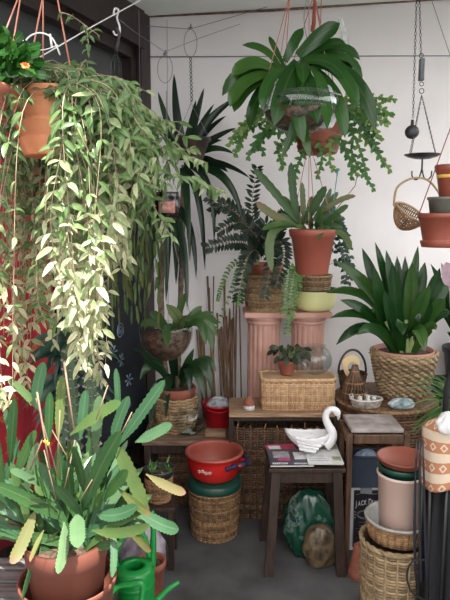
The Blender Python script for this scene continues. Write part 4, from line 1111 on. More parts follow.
cl = [((400, 345), (374, 266), 11, (-8, 6), -.1), ((396, 345), (362, 248), 10, (4, 0), .1), ((402, 345), (392, 262), 12, (-4, 0), -.12), ((408, 345), (412, 262), 12, (2, 0), -.08), ((398, 345), (375, 242), 8, (6, 0), .15), ((400, 345), (386, 250), 9, (4, 0), .1),
      ((392, 345), (334, 260), 11, (28, -12), -.02), ((388, 345), (326, 293), 9, (18, -48), .0), ((388, 345), (336, 345), 9, (2, -48), -.04), ((390, 345), (340, 300), 9, (8, -22), -.1), ((392, 345), (357, 335), 9, (-4, -36), -.14),
      ((412, 345), (440, 268), 11, (2, -10), -.02), ((410, 345), (425, 262), 11, (0, -4), .08), ((414, 345), (446, 300), 12, (2, -24), -.08), ((412, 345), (449, 280), 11, (6, -18), .05), ((408, 345), (405, 256), 9, (0, 0), .12), ((404, 345), (397, 256), 9, (0, 0), .14),
      ((400, 345), (415, 318), 10, (12, -26), -.2), ((398, 345), (403, 335), 11, (-6, -44), -.2), ((410, 345), (425, 352), 11, (-2, -52), -.2), ((392, 345), (372, 312), 10, (-10, -34), -.16), ((416, 345), (452, 312), 9, (-6, -24), .02), ((414, 345), (430, 300), 10, (6, -12), -.1),
      ((394, 345), (352, 278), 9, (8, -18), .06), ((404, 345), (418, 246), 8, (0, 0), .1), ((390, 345), (330, 318), 8, (12, -40), -.08), ((416, 345), (436, 330), 9, (4, -30), -.15), ((398, 345), (384, 290), 11, (-6, -6), -.15), ((405, 345), (430, 285), 11, (-4, -8), -.13)]
for i, (b, e, w_, bd, dy) in enumerate(cl):
    q = P(*b, YV); q = V((q.x * .5 + c.x * .5, YV + R(-.04, .04), c.z + hcl - .03))
    lv.leaf(q, P(*e, YV + dy), W(w_, YV) * 1.1, V((bd[0] * k_, dy * .2, -bd[1] * k_)), V((R(-.35, .35), -1, R(0, .7))), 'strap', 12, .28, r=R(0, .75) + (.2 if i in (17, 18, 19) else 0))
lv.build('foliage', lf_cliv, t)
mb = MB(); 
for (a, b) in ((385, 335), (392, 330), (398, 336), (406, 334), (414, 338)): mb.tube([V((c.x + (a - 402) * .002, YV - .02, c.z + hcl - .03)), P(a, b - 14, YV - .05)], [.016, .011], 8)
mb.build('leaf_bases', mat('pale_leaf_base', (.2, .3, .1), (.4, .45, .2), .5, 20), t)

# small objects on the round hamper, left
c = on(354, 2.98, RZ + .001)
t = thing('stick_basket', 'domed basket of brown vertical canes left of the clivia basket', 'basket', c)
mb = MB(); n = 22
for k in range(n):
    a = 2 * PI * k / n; pts = [c + V((math.cos(a) * q, math.sin(a) * q * .8, z)) for q, z in ((.055, .0), (.062, .05), (.045, .10), (.022, .15), (.012, .19))]
    mb.tube(spline(pts, 3), .0042, 5, R(0, 1))
mb.build('cane_ribs', wickd, t)
for z, q in ((.004, .056), (.05, .063), (.1, .047), (.16, .02)):
    mb = MB(); mb.tube([c + V((math.cos(a) * q, math.sin(a) * q * .8, z)) for a in [2 * PI * j / 30 for j in range(30)]], .004, 5, .5, closed=True); mb.build('band', wick, t)
c = on(352, 3.17, RZ + .001); 
t = thing('hoop_basket', 'dark round basket with tall hoop handle leaning in the corner behind the cane basket', 'basket', c)
mb = MB(); sh = rshape(.055, .075); weave(mb, c, sh, .1, 10, 20, amp=.004); inner(mb, c, sh, .1, .003); mb.build('woven_body', wickd, t)
mb = MB(); mb.tube([c + V((math.cos(a) * .075, 0.01, .10 + math.sin(a) * .125)) for a in [PI * j / 20 for j in range(21)]], .006, 6); mb.build('handle', mat('dark_hoop', (.03, .02, .02), (.07, .05, .04), .5, 20), t)
c = on(347, 3.06, RZ + .001) 
mb = MB(); zc = P(352, 366, 3.08).z
mb2 = MB(); pts = []
for k in range(24):
    a = 2 * PI * k / 24; pts.append((.045 * math.cos(a) * (1 + .12 * math.sin(3 * a)), .065 * math.sin(a) * (1 + .1 * math.cos(2 * a))))
xx_ = X(351, 3.085, zc); vs = []
hole = [(.6 * 0 + .022 * math.cos(2 * PI * k / 24) + .006, .03 * math.sin(2 * PI * k / 24) - .008) for k in range(24)]
for yy in (3.078, 3.088):
    vs += [V((xx_ + x, yy, zc + z)) for x, z in pts] + [V((xx_ + x, yy, zc + z)) for x, z in hole]
fs = []
for k in range(24):
    k2 = (k + 1) % 24
    fs += [(k, k2, 24 + k2, 24 + k), (48 + k, 72 + k, 72 + k2, 48 + k2), (k, 48 + k, 48 + k2, k2), (24 + k, 24 + k2, 72 + k2, 72 + k)]
mb2.add(vs, fs, smooth=False)
wd = single(mb2, 'wooden_cutout', mat('pale_plywood', (.55, .40, .20), (.66, .52, .30), .6, 8), 'pale wooden ring-shaped cutout propped behind the cane basket', 'ornament', V((xx_, 3.083, zc - .07)))
c = on(366, 2.90, RZ + .001)
t = thing('trinket_basket', 'small shallow wire-handled basket of shells in front of the clivia saucer', 'basket', c)
sh = rshape(.055, .068, 0, 1.15, .75); mb = MB(); weave(mb, c, sh, .038, 6, 24, amp=.003, stake_r=.002); inner(mb, c, sh, .03, .002); mb.build('woven_body', mat('grey_white_cane', (.2, .17, .15), (.45, .40, .36), .6, 40), t)
mb = MB(); braid(mb, c, sh, .04, 1, .004, .002, 60, 24); mb.tube([c + V((-.078, 0, .038)), c + V((-.085, 0, .06)), c + V((-.07, 0, .065)), c + V((-.062, 0, .04))], .003, 5); mb.build('rim', mat('white_cane', (.4, .38, .36), (.55, .52, .5), .6, 40), t)
shell = mat('white_shell', (.5, .47, .43), (.68, .66, .62), .4, 30)
for k in range(5):
    a = k * 1.2; mb = MB(); p = c + V((.038 * math.cos(a), .022 * math.sin(a), .031)); mb.lathe([(.001, 0), (.010, .003), (.013, .010), (.008, .016), (.001, .019)], p, 12, wob=.1, wn=5)
    single(mb, 'sea_shell', shell, 'small whitish shell lying in the shallow basket', 'shell', p, 'shells in the shallow basket')
c = on(402, 2.865, RZ + .001); mb = MB(); blob(mb, c + V((0, 0, 0)), .062, .03, .055, 14, 36, .12, 9, power=.5)
single(mb, 'crumpled_film_bag', mat('teal_clear_film', (.12, .2, .22), (.45, .52, .56), .2, 30, .8, 60), 'crumpled clear plastic bag with teal tint below the clivia basket', 'bag', c)

# ================================================================ CHAINS, SCALE DISH, HANGING BASKET AND POTS AT THE RIGHT
YR = 2.6
random.seed(21)
t = thing('hanging_iron_dish', 'black chain hanger with an iron dish and double hooks, hung before the wall at right', 'hanger', P(421, 160, YR))
def chain(mb, a, b, step=.0135, rx=.0048, rr=.0012):
    a, b = V(a), V(b); d = (b - a); n = max(2, int(d.length / step)); dn = d.normalized()
    for k in range(n):
        ctr = a + d * ((k + .5) / n); sd = dn.cross(V((0, 1, 0)) if k % 2 else V((1, 0, 0)))
        if sd.length < 1e-3: sd = V((1, 0, 0))
        sd.normalize()
        mb.tube([ctr + dn * math.cos(q) * step * .62 + sd * math.sin(q) * rx * .8 for q in [2 * PI * j / 8 for j in range(8)]], rr, 4, closed=True)
mb = MB(); chain(mb, P(416.5, 0, YR), P(413, 118, YR)); mb.build('long_chain', iron, t)
mb = MB(); chain(mb, P(419.5, 0, YR), P(421, 55, YR)); mb.build('short_chain', iron, t)
mb = MB(); mb.tube(spline([P(416.5, 2, YR), P(418, -3, YR), P(420, 2, YR)], 4), .004, 6); mb.tube([P(418, -2, YR), P(418, -14, YR)], .003, 6); mb.build('ceiling_hook', iron, t)
mb = MB(); b0_, b1_ = P(418.6, 81, YR), P(424.6, 58.5, YR); mb.box((b0_.x, YR - .011, b0_.z), (b1_.x, YR + .011, b1_.z), bev=.003); mb.build('weight_block', mat('dark_steel', (.04, .045, .05), (.10, .11, .12), .35, 20, metal=.5), t)
mb = MB()
for (px, py, q) in ((421.3, 55.5, .0085), (421.6, 84, .008), (421.6, 91, .010)):
    cc_ = P(px, py, YR); mb.tube([cc_ + V((math.cos(a) * q, 0, math.sin(a) * q)) for a in [2 * PI * j / 16 for j in range(16)]], .0017, 5, closed=True)
mb.build('ring', iron, t)
ball = P(412, 132, YR - .0); mb = MB(); mb.lathe([(.029 * math.sin(PI * k / 14) + .0003, -.029 * math.cos(PI * k / 14)) for k in range(15)], ball, 24); mb.tube([ball + V((0, 0, .024)), ball + V((0, 0, .05))], [.008, .006], 8)
mb.build('iron_ball', iron, t)
dc = P(422.5, 156, YR); dr = W(17.5, YR, 1.85)
for a in (.4, 2.0, 3.6, 5.2):
    e = dc + V((math.cos(a) * dr * .97, math.sin(a) * dr * .97, .004)); top = P(421.6, 95, YR)
    mb = MB(); chain(mb, top, e, .010, .003, .0009); mb.build('dish_chain', iron, t)
mb = MB(); mb.lathe([(.001, -.012), (dr * .45, -.011), (dr * .8, -.004), (dr, .004), (dr + .002, .007), (dr - .002, .008), (dr * .8, .001), (.001, -.006)], dc, 44); mb.build('dish', iron, t)
mb = MB(); mb.tube([dc + V((0, 0, -.012)), dc + V((0, 0, -.07))], .004, 6)
for sx_ in (-1, 1):
    mb.tube(spline([dc + V((0, 0, -.05)), dc + V((sx_ * .010, 0, -.088)), dc + V((sx_ * .026, 0, -.098)), dc + V((sx_ * .04, 0, -.085)), dc + V((sx_ * .042, 0, -.062))], 5), .0032, 6)
mb.build('double_hook', iron, t)
# small hand basket hung from the hook
t = thing('hanging_hand_basket', 'small shallow wicker scoop basket hanging from the iron hook', 'basket', P(412, 215, YR))
k_ = YR / 600
c = P(411, 212, YR + .0)
mb = MB(); vs = []
def scoop(u, v):   # u across opening, v round the bottom
    x = -.075 + .15 * u; dep = .085 * math.sin(PI * u) ** .7; a = PI * v
    y = math.cos(a) * .07 * math.sin(PI * u) ** .6; z = -math.sin(a) * dep
    M_ = Matrix.Rotation(math.radians(28), 3, 'Y') @ Matrix.Rotation(math.radians(25), 3, 'X')
    return c + M_ @ V((x, y, z))
n1, n2 = 17, 15
for i in range(1, n1): 
    mb.tube([scoop(i / n1, j / 18) + rv(.0005) for j in range(19)], .0032, 4, R(0, 1))
for j in range(0, n2 + 1): mb.tube([scoop(i / 24, j / n2) for i in range(1, 24)], .0028, 4, R(0, 1))
mb.build('woven_body', wick, t)
mb = MB()
mb.tube([scoop(i / 24, 0) for i in range(0, 25)] + [scoop(i / 24, 1) for i in range(24, -1, -1)], .005, 6, .8)
mb.build('rim', wickl, t)
mb = MB(); mb.tube(spline([scoop(0, 0), P(394, 205, YR), P(397, 188, YR), P(410, 179, YR), P(424, 178.5, YR), P(434, 186, YR), P(440, 200, YR + .02), scoop(1, .5)], 5), .005, 6, .8); mb.build('handle', wickl, t)
# hanging pots
YP = 2.35
c = P(443, 247, YP); r1 = W(26, YP, 1.5); hp = P(443, 190, YP).z - c.z; hp = P(443, 194, YP).z - c.z
t = thing('hanging_terracotta_pot', 'terracotta plastic pot with attached saucer hanging on a pink cord at the right edge', 'hanging pot', c)
hp2 = P(443, 213, YP).z - c.z
mb = MB(); ph = hp2
mb.lathe([(.001, 0), (r1 * .80, 0), (r1 * .86, .02), (r1 * .86, .024), (r1 * .76, .026), (r1 * .78, .032), (r1 * .93, ph - .022), (r1 * .99, ph - .02), (r1, ph - .002), (r1 * .97, ph), (r1 * .93, ph - .004), (r1 * .9, ph - .02), (.001, ph - .024)], c, 44); mb.build('pot_body', terra_pl, t)
mb = MB(); mb.lathe([(.001, ph - .023), (r1 * .9, ph - .021), (r1 * .9, ph - .019), (.001, ph - .015)], c, 24); mb.build('soil', soil, t)
for a in (PI, PI * .35, -PI * .35):
    e = c + V((math.cos(a) * r1 * .98, math.sin(a) * r1 * .98, ph - .004)); mb = MB(); mb.tube([e, e + (c + V((.06, 0, .62)) - e) * 1.0], .0022, 5); mb.build('cord', mat('maroon_cord', (.25, .06, .06)), t)
g = c + V((.006, 0, ph - .014)); r2 = W(19, YP, 1.6); h2 = P(443, 197, YP).z - g.z
t = thing('grey_plastic_pot', 'dull grey-green plastic pot stacked inside the hanging terracotta pot', 'pot', g)
mb = MB(); mb.lathe([(.001, 0), (r2 * .8, 0), (r2 * .93, h2 - .012), (r2 * 1.0, h2 - .01), (r2 * 1.0, h2 - .001), (r2 * .95, h2), (r2 * .9, h2 - .01), (.001, h2 - .012)], g, 40); mb.build('pot_body', mat('grey_green_plastic', (.12, .12, .10), (.20, .20, .17), .5, 10), t)
g2 = g + V((.018, 0, h2 - .010)); r3 = W(17, YP, 1.7); h3 = P(448, 165, YP).z - g2.z
t = thing('small_terracotta_pot', 'small terracotta pot with a yellow band, topmost of the hanging stack at right', 'pot', g2)
pot(t, g2, r3 * .68, r3, h3, terra_pl, lip=.2, lw=.004, name='pot_body')
mb = MB(); z1 = h3 * .62; q = r3 * .68 + (r3 - r3 * .68) * .62 + .0012; mb.lathe([(q - .001, z1), (q + .0005, z1 + .001), (q + .002, z1 + .012), (q + .0005, z1 + .013)], g2, 40); mb.build('yellow_band', mat('ochre_band', (.65, .42, .08)), t)
# pinkish oval leaf plant at the edge & dark pots
c = V((X(452, 2.75, .75), 2.78, 0))
t = thing('spider_plant', 'spider plant with narrow arching leaves in a dark pot at the right edge', 'potted plant', c)
board = None
zt = .70
pot(t, c + V((.05, 0, zt - .15)), .06, .085, .15, mat('near_black_plastic', (.012, .012, .014), (.02, .02, .022), .4, 5))
lv = MB()
for k in range(60):
    b = c + V((.03 + R(-.03, .03), R(-.03, .03), zt - .02)); tx, ty = R(404, 450), R(372, 440)
    e = P(tx, ty, 2.78 + R(-.2, .05)); 
    lv.leaf(b, e, R(.008, .014), V((R(-.01, .04), 0, R(.05, .12))), V((R(-.4, .4), -1, R(.2, 1))), 'sword', 10, .3, r=R(.1, .9))
lv.build('foliage', lf_spid, t)
# stand beneath it
mb = MB(); mb.box((c.x - .02, 2.70, 0), (c.x + .20, 2.90, zt - .151), bev=.004); 
st_ = single(mb, 'plant_stand', mat('black_brown_paint', (.012, .010, .010), (.03, .025, .022), .6, 8), 'dark block-like stand under the spider plant at the right edge', 'stand', (c.x + .09, 2.8, 0))
t = thing('dark_leafed_plant', 'dark green plant in a black pot behind the clivia at the right edge', 'potted plant', on(450, 3.38, 0))
c = on(456, 3.42, .0)
mb = MB(); mb.box((c.x - .12, 3.36, 0), (c.x + .14, 3.56, .64), bev=.004)
single(mb, 'plant_box', mat('black_brown_paint', (.01, .01, .01)), 'tall dark box behind the round hamper at the right edge', 'box', (c.x, 3.42, 0))
pot(t, c + V((.01, .02, .642)), .09, .115, .20, mat('near_black_plastic', (.01, .01, .01)))
lv = MB()
for k in range(22):
    b = c + V((R(-.03, .05), .02 + R(-.03, .03), .83)); e = P(R(428, 470), R(262, 340), 3.38 + R(-.12, .08))
    lv.leaf(b, e, R(.03, .045), V((R(-.03, .03), 0, R(.0, .06))), None, 'strap', 8, .25, r=R(0, .7))
lv.build('foliage', lf_cliv, t)
mb = MB(); mb.leaf(P(449, 286, 2.9), P(446, 262, 2.88), .07, (0, -.01, 0), (0, -1, .2), 'oval', 8, .15, r=.5); mb.tube([P(449, 286, 2.9), P(452, 330, 3.2), V((c.x + .03, 3.42, .84))], .003, 5)
mb.build('mauve_leaf', mat('mauve_leaf', (.26, .17, .22), (.36, .26, .30), .5, 30), t)

# black folded parasol bundle with straps, patterned cloth on it
c = V((X(446, 2.0, .7), 2.02, 0))
t = thing('folded_camp_chair', 'folded black camping chair with blue-black straps, standing at the bottom right edge', 'chair', c)
blk = mat('black_nylon', (.003, .003, .004), (.008, .008, .011), .9, 14, .3, 40)
mb = MB()
n1, n2 = 20, 40; vs = []
for i in range(n1 + 1):
    q = i / n1; z = .02 + .83 * q
    for k in range(n2):
        a = 2 * PI * k / n2; rr_ = .078 + .018 * math.sin(7 * a + 2 * q) + .009 * math.sin(13 * a - 5 * q) - .02 * q
        vs.append(c + V((.02 + math.cos(a) * rr_, math.sin(a) * rr_, z)))
mb.add(vs, [(i * n2 + k, i * n2 + (k + 1) % n2, (i + 1) * n2 + (k + 1) % n2, (i + 1) * n2 + k) for i in range(n1) for k in range(n2)] + [tuple(range(n1 * n2, n1 * n2 + n2))]); mb.build('folded_fabric', blk, t)
for (xa_, ya_, xb_, yb_) in ((-.075, -.03, -.07, .02), (-.055, -.06, -.062, -.03), (-.02, -.085, -.01, -.06)):
    mb = MB(); mb.tube([c + V((xa_, ya_, .0)), c + V((xb_, yb_, .85))], .007, 8); mb.build('frame_tube', mat('grey_tube', (.02, .02, .022), None, .35, metal=.3), t)
bl = mat('navy_strap', (.003, .004, .007), (.006, .008, .016), .5, 20)
for k in range(3):
    mb = MB(); y = c.y - .08 - .004 * k
    pts = [P(417 + 3 * k, 440, y), P(416 + 4 * k, 480, y - .01), P(420 + 3 * k, 530, y - .02), P(417 + 5 * k, 590, y)]
    mb.leaf(pts[0], pts[-1], .009, pts[1] - pts[0] + V((.02 * k - .05, 0, .1)) * .3, (0, -1, 0), 'strap', 10, .1); mb.build('strap', bl, t, solid=.0015)
mb = MB(); mb.tube(spline([P(424, 560, 1.9), P(412, 562, 1.88), P(407, 576, 1.88), P(412, 592, 1.88), P(424, 600, 1.9)], 6), .0035, 6); mb.build('cord_loop', blk, t)
# patterned cloth draped over it
tc_m, t_, b_ = nt('orange_tile_cloth')
uvn = t_.nodes.new('ShaderNodeUVMap'); uvn.uv_map = 'uv'; sx_ = t_.nodes.new('ShaderNodeSeparateXYZ'); L(t_, uvn.outputs[0], sx_.inputs[0])
def mth(op, x, y=None, z=None):
    n = t_.nodes.new('ShaderNodeMath'); n.operation = op
    for i, q in enumerate((x, y, z)):
        if q is None: continue
        if isinstance(q, (int, float)): n.inputs[i].default_value = q
        else: L(t_, q, n.inputs[i])
    return n.outputs[0]
nz = noise(t_, 60, 3)
vv = mth('FRACT', mth('MULTIPLY_ADD', sx_.outputs[1], 3.6, mth('MULTIPLY', nz, .08))); uu = mth('FRACT', mth('MULTIPLY', sx_.outputs[0], 9.0))
band = mth('LESS_THAN', mth('ABSOLUTE', mth('SUBTRACT', vv, .5)), .27)
dia = mth('GREATER_THAN', mth('ADD', mth('ABSOLUTE', mth('SUBTRACT', uu, .5)), mth('MULTIPLY', mth('ABSOLUTE', mth('SUBTRACT', vv, .5)), 1.6)), .34)
ring = mth('LESS_THAN', mth('ADD', mth('ABSOLUTE', mth('SUBTRACT', uu, .5)), mth('MULTIPLY', mth('ABSOLUTE', mth('SUBTRACT', vv, .5)), 1.6)), .18)
fac = mth('MULTIPLY', band, mth('MAXIMUM', dia, ring))
L(t_, ramp(t_, fac, [(.0, (.52, .43, .33)), (1, (.36, .155, .08))]), b_.inputs['Base Color']); b_.inputs['Roughness'].default_value = .8
mb = MB(); vs = []; uvs = []; n1, n2 = 26, 24; cx_ = c + V((.02, 0, 0))
zt_, zb_ = P(436, 433, 1.93).z, P(436, 490, 1.93).z
for i in range(n1 + 1):
    u = i / n1; a = PI * 1.05 + (PI * .98) * u
    for j in range(n2 + 1):
        v = j / n2; 
        if v < .2: rr_ = .02 + .090 * math.sin(v / .2 * PI / 2); z = zt_ + .03 * math.cos(v / .2 * PI / 2)
        else: rr_ = .110 + .008 * math.sin(5 * a) * (v - .2) + .004; z = zt_ - (v - .2) / .8 * (zt_ - zb_) * (1 - .08 * math.sin(3 * a))
        vs.append(V((cx_.x + math.cos(a) * rr_, cx_.y + math.sin(a) * rr_, z))); uvs.append((u, v))
mb.add(vs, [(i * (n2 + 1) + j, i * (n2 + 1) + j + 1, (i + 1) * (n2 + 1) + j + 1, (i + 1) * (n2 + 1) + j) for i in range(n1) for j in range(n2)], uvs)
o = single(mb, 'patterned_cloth', tc_m, 'cream cloth with orange diamond bands draped over the folded camping chair', 'cloth', V((c.x, c.y - .09, zb_))); md = o.modifiers.new('thickness', 'SOLIDIFY'); md.thickness = .003
p = P(448, 420, 1.90); mb = MB(); blob(mb, p + V((0, 0, -.045)), .032, .03, .075, 16, 30, .12, 5, power=.6)
single(mb, 'white_paper_bundle', mat('white_paper', (.6, .6, .62), (.72, .72, .74), .6, 20), 'small crumpled white paper bundle on top of the patterned cloth', 'paper', p)
mb = MB(); mb.tube(spline([P(445, 430, 2.1), P(446, 400, 2.08), P(449, 380, 2.08), P(460, 362, 2.1)], 6), .011, 8)
mb.tube([P(445, 430, 2.1), V((P(445, 430, 2.1).x + .0, 2.1, .0))], .011, 8)
single(mb, 'bent_black_tube', blk, 'thick black bent tube rising behind the patterned cloth at the right edge', 'tube', P(440, 430, 2.1))

# ================================================================ MIDDLE LEFT: WICKER POT, DRACAENA, HANGING BOWL, JARS
random.seed(33)
YD = 3.30
c = V((X(176, YD, .5), YD - .02, B2 + .001))
t = thing('dracaena', 'tall sword-leaved dracaena in terracotta pot and coarse pale wicker cover on the bench', 'potted plant', c)
sh = rshape(.10, .118, .01); mb = MB(); weave(mb, c, sh, .20, 12, 14, amp=.008, thick=.009, stake_r=.004); inner(mb, c, sh, .19, .003, .006); mb.build('wicker_cover', wickl, t)
pot(t, c + V((0, 0, .05)), .085, .108, .20, terra, lip=.3)
mb = MB(); tr1 = spline([c + V((-.04, 0, .23)), P(164, 360, YD), P(161, 300, YD + .02), P(163, 250, YD), P(168, 210, YD)], 6); mb.tube(tr1, [.016 + .002 * (i % 2) for i in range(len(tr1))], 10)
tr2 = spline([c + V((.01, 0, .23)), P(180, 320, YD + .05), P(182, 240, YD + .1), P(184, 165, YD + .08)], 6); mb.tube(tr2, [.014 + .002 * (i % 2) for i in range(len(tr2))], 10)
mb.build('trunk', mat('dracaena_bark', (.08, .055, .035), (.2, .15, .10), .85, 40, .5), t)
lv = MB(); k_ = YD / 600
dl = [((184, 160), (174, 74), 11, (-4, 0), .1), ((184, 158), (204, 88), 10, (0, 0), .05), ((186, 158), (240, 96), 11, (-10, -10), .0), ((186, 160), (236, 128), 9, (-2, -6), -.05), ((186, 160), (226, 116), 9, (-2, -8), .1),
      ((186, 166), (228, 172), 12, (0, -16), -.1), ((187, 166), (243, 220), 11, (16, -30), -.05), ((188, 165), (250, 178), 8, (0, -16), -.1), ((186, 166), (212, 148), 8, (0, -4), .05), ((184, 168), (205, 270), 9, (8, -40), -.1), ((182, 168), (190, 262), 9, (2, -30), -.12),
      ((182, 160), (158, 92), 9, (-4, -6), .1), ((180, 160), (145, 120), 10, (2, -14), .1), ((168, 205), (176, 285), 10, (6, -20), -.1), ((168, 205), (187, 310), 10, (10, -30), -.1), ((168, 205), (166, 302), 10, (2, -30), -.12), ((167, 205), (152, 270), 10, (-4, -30), -.1),
      ((168, 205), (196, 280), 9, (14, -34), -.1), ((168, 205), (146, 240), 9, (-4, -24), -.05), ((184, 160), (196, 100), 9, (0, 0), .12), ((186, 162), (222, 140), 9, (2, -8), -.02), ((186, 160), (214, 104), 9, (-2, -4), .1), ((184, 165), (214, 245), 8, (18, -40), -.06),
      ((168, 200), (140, 205), 9, (-4, -30), .0), ((186, 160), (206, 175), 9, (2, -20), -.12), ((186, 160), (234, 154), 9, (2, -16), .02)]
for (b, e, w_, bd, dy) in dl:
    if e[0] < 158: dy -= .18
    lv.leaf(P(*b, YD + .06), P(*e, YD + dy), W(w_, YD) * 1.1, V((bd[0] * k_, 0, -bd[1] * k_)), V((R(-.4, .4), -1, R(-.1, .7))), 'sword', 12, .25, r=R(0, .8))
# lower shoots from the pot
for (b, e, w_, bd, dy) in [((178, 388), (212, 395), 10, (10, -60), -.1), ((178, 388), (205, 400), 10, (6, -50), -.12), ((178, 388), (190, 395), 9, (6, -50), -.16), ((174, 388), (166, 420), 10, (-2, -55), -.16), ((174, 388), (150, 428), 10, (-8, -46), -.12), ((176, 388), (194, 348), 8, (0, 0), .0), ((180, 388), (216, 372), 9, (8, -40), -.06), ((172, 388), (140, 380), 10, (-4, -40), -.2), ((172, 386), (152, 340), 10, (-4, 0), .03), ((176, 386), (172, 345), 10, (0, 0), -.05), ((172, 386), (134, 350), 11, (-4, -20), -.25)]:
    lv.leaf(P(*b, YD), P(*e, YD + dy), W(w_, YD) * 1.1, V((bd[0] * k_, 0, -bd[1] * k_)), V((R(-.4, .4), -1, R(0, .7))), 'blade', 12, .25, r=R(.2, 1))
lv.build('foliage', lf_dark, t)
# hanging glass bowl with pale-edged leaves
YG = 2.86
c = P(166.5, 361, YG); rb_ = W(27, YG, 1.05); hb = P(166, 327, YG).z - c.z
t = thing('hanging_glass_bowl', 'wide smoky glass bowl hung on thin wires with broad pale-edged leaves, left of the canes', 'hanging plant', c)
pr = []
for k in range(13):
    a = .05 + (PI * .54 - .05) * k / 12; pr.append((rb_ * math.sin(a), hb * .94 * (1 - math.cos(a))))
inn = [(max(.001, q - .003), z + .003) for q, z in pr][::-1]
mb = MB(); mb.lathe([(.001, 0)] + pr + inn, c, 44); mb.build('glass_bowl', glass, t)
mb = MB(); mb.lathe([(.001, .006)] + [(q - .005, z + .004) for q, z in pr[1:11]] + [(.001, pr[10][1] + .016)], c, 36, wob=.01, wn=7); mb.build('bark', bark, t)
for a in (2.9, .25, -1.4):
    e = c + V((math.cos(a) * rb_, math.sin(a) * rb_, hb)); mb = MB(); mb.tube([e, P(168, 215, YG + .03), P(167, 20, YG + .1)], .0012, 4); mb.build('hanging_wire', wire, t)
lv = MB(); k_ = YG / 600
for (b, e, w_, bd, dy) in [((178, 328), (166, 304), 13, (14, 4), -.1), ((176, 328), (190, 322), 10, (0, -14), -.14), ((178, 328), (213, 352), 9, (12, -34), -.08), ((180, 328), (218, 338), 7, (10, -26), -.02), ((178, 328), (214, 312), 7, (-4, -6), -.02), ((176, 330), (168, 348), 10, (-8, -26), -.2),
        ((182, 330), (210, 326), 8, (0, -18), .0), ((180, 328), (219, 326), 9, (2, -26), .06), ((172, 330), (186, 292), 9, (0, 0), .05), ((184, 330), (206, 345), 9, (6, -34), -.1), ((170, 330), (150, 312), 10, (0, -8), .0), ((166, 330), (140, 326), 9, (0, -14), .02), ((178, 330), (202, 306), 9, (0, -4), .1)]:
    lv.leaf(P(b[0], b[1] + 3, YG), P(*e, YG + dy), W(w_, YG) * .85, V((bd[0] * k_, 0, -bd[1] * k_)), V((R(-.3, .3), -1, R(.1, .8))), 'strap', 11, .25, r=R(.0, .7) + (.3 if e == (166, 304) else 0))
lv.build('foliage', lf_pale, t)
# dark glass jar with a pink label, hanging
YJ = 2.75
def hang_jar(px, py0, py1, hw, Y, label, nm='hanging_jar', lab=False, m=glassd, body=None):
    c = P(px, py1, Y); r_ = W(hw, Y, 1.6); h = P(px, py0, Y).z - c.z
    t = thing(nm, label, 'jar', c)
    mb = MB(); mb.lathe([(.001, 0), (r_ * .7, 0), (r_ * .95, h * .2), (r_, h * .5), (r_ * .95, h * .8), (r_ * .82, h * .93), (r_ * .86, h), (r_ * .80, h), (r_ * .78, h * .92), (r_ * .9, h * .75), (r_ * .95, h * .5), (r_ * .9, h * .22), (r_ * .65, .004), (.001, .004)], c, 36); mb.build('jar_body', m, t)
    mb = MB(); mb.lathe([(.001, .006), (r_ * .6, .008), (r_ * .85, h * .25), (r_ * .9, h * .5), (r_ * .84, h * .7), (.001, h * .76)], c, 28, wob=.03, wn=5); mb.build('filling', body or bark, t)
    if lab:
        mb = MB(); vs = []
        for z in (.28, .66):
            for k in range(9):
                a = -PI / 2 - .55 + 1.25 * k / 8; vs.append(c + V((math.cos(a) * r_ * 1.015, math.sin(a) * r_ * 1.015, h * z)))
        mb.add(vs, [(k, k + 1, 10 + k, 9 + k) for k in range(8)]); mb.build('label', mat('faded_pink_label', (.38, .15, .12), (.5, .28, .24), .6, 60), t, solid=.001)
    for s in (-1, 1):
        mb = MB(); mb.tube([c + V((s * r_ * .85, 0, h * .93)), c + V((0, 0, h + .12)), c + V((0, .05, h + .45))], .0014, 4); mb.build('hanging_wire', wire, t)
    return t
hang_jar(167, 192, 221, 14, YJ, 'dark glass jar with a faded pink label hanging among the leaves', lab=True)
hang_jar(117, 217, 238, 9, 2.5, 'small clear glass jar hanging within the trailing plant', m=glass, body=mat('pale_water', (.1, .12, .11), (.25, .25, .22), .3, 20))
c = P(193, 160, 3.02); r_ = W(17, 3.02, 1.8); hh = P(193, 138, 3.02).z - c.z
t = thing('hanging_moss_pot', 'dark round pot of brown moss hanging below the twisted green cord', 'hanging pot', c)
pot(t, c, r_ * .6, r_, hh, mat('dark_brown_pot', (.03, .02, .018), (.07, .045, .04), .6, 20), soilm=bark)
for s in (-1, 1):
    mb = MB(); mb.tube([c + V((s * r_ * .95, 0, hh)), P(191, 103, 3.25), P(190.5, 100, 3.47)], .0014, 4); mb.build('hanging_wire', wire, t)

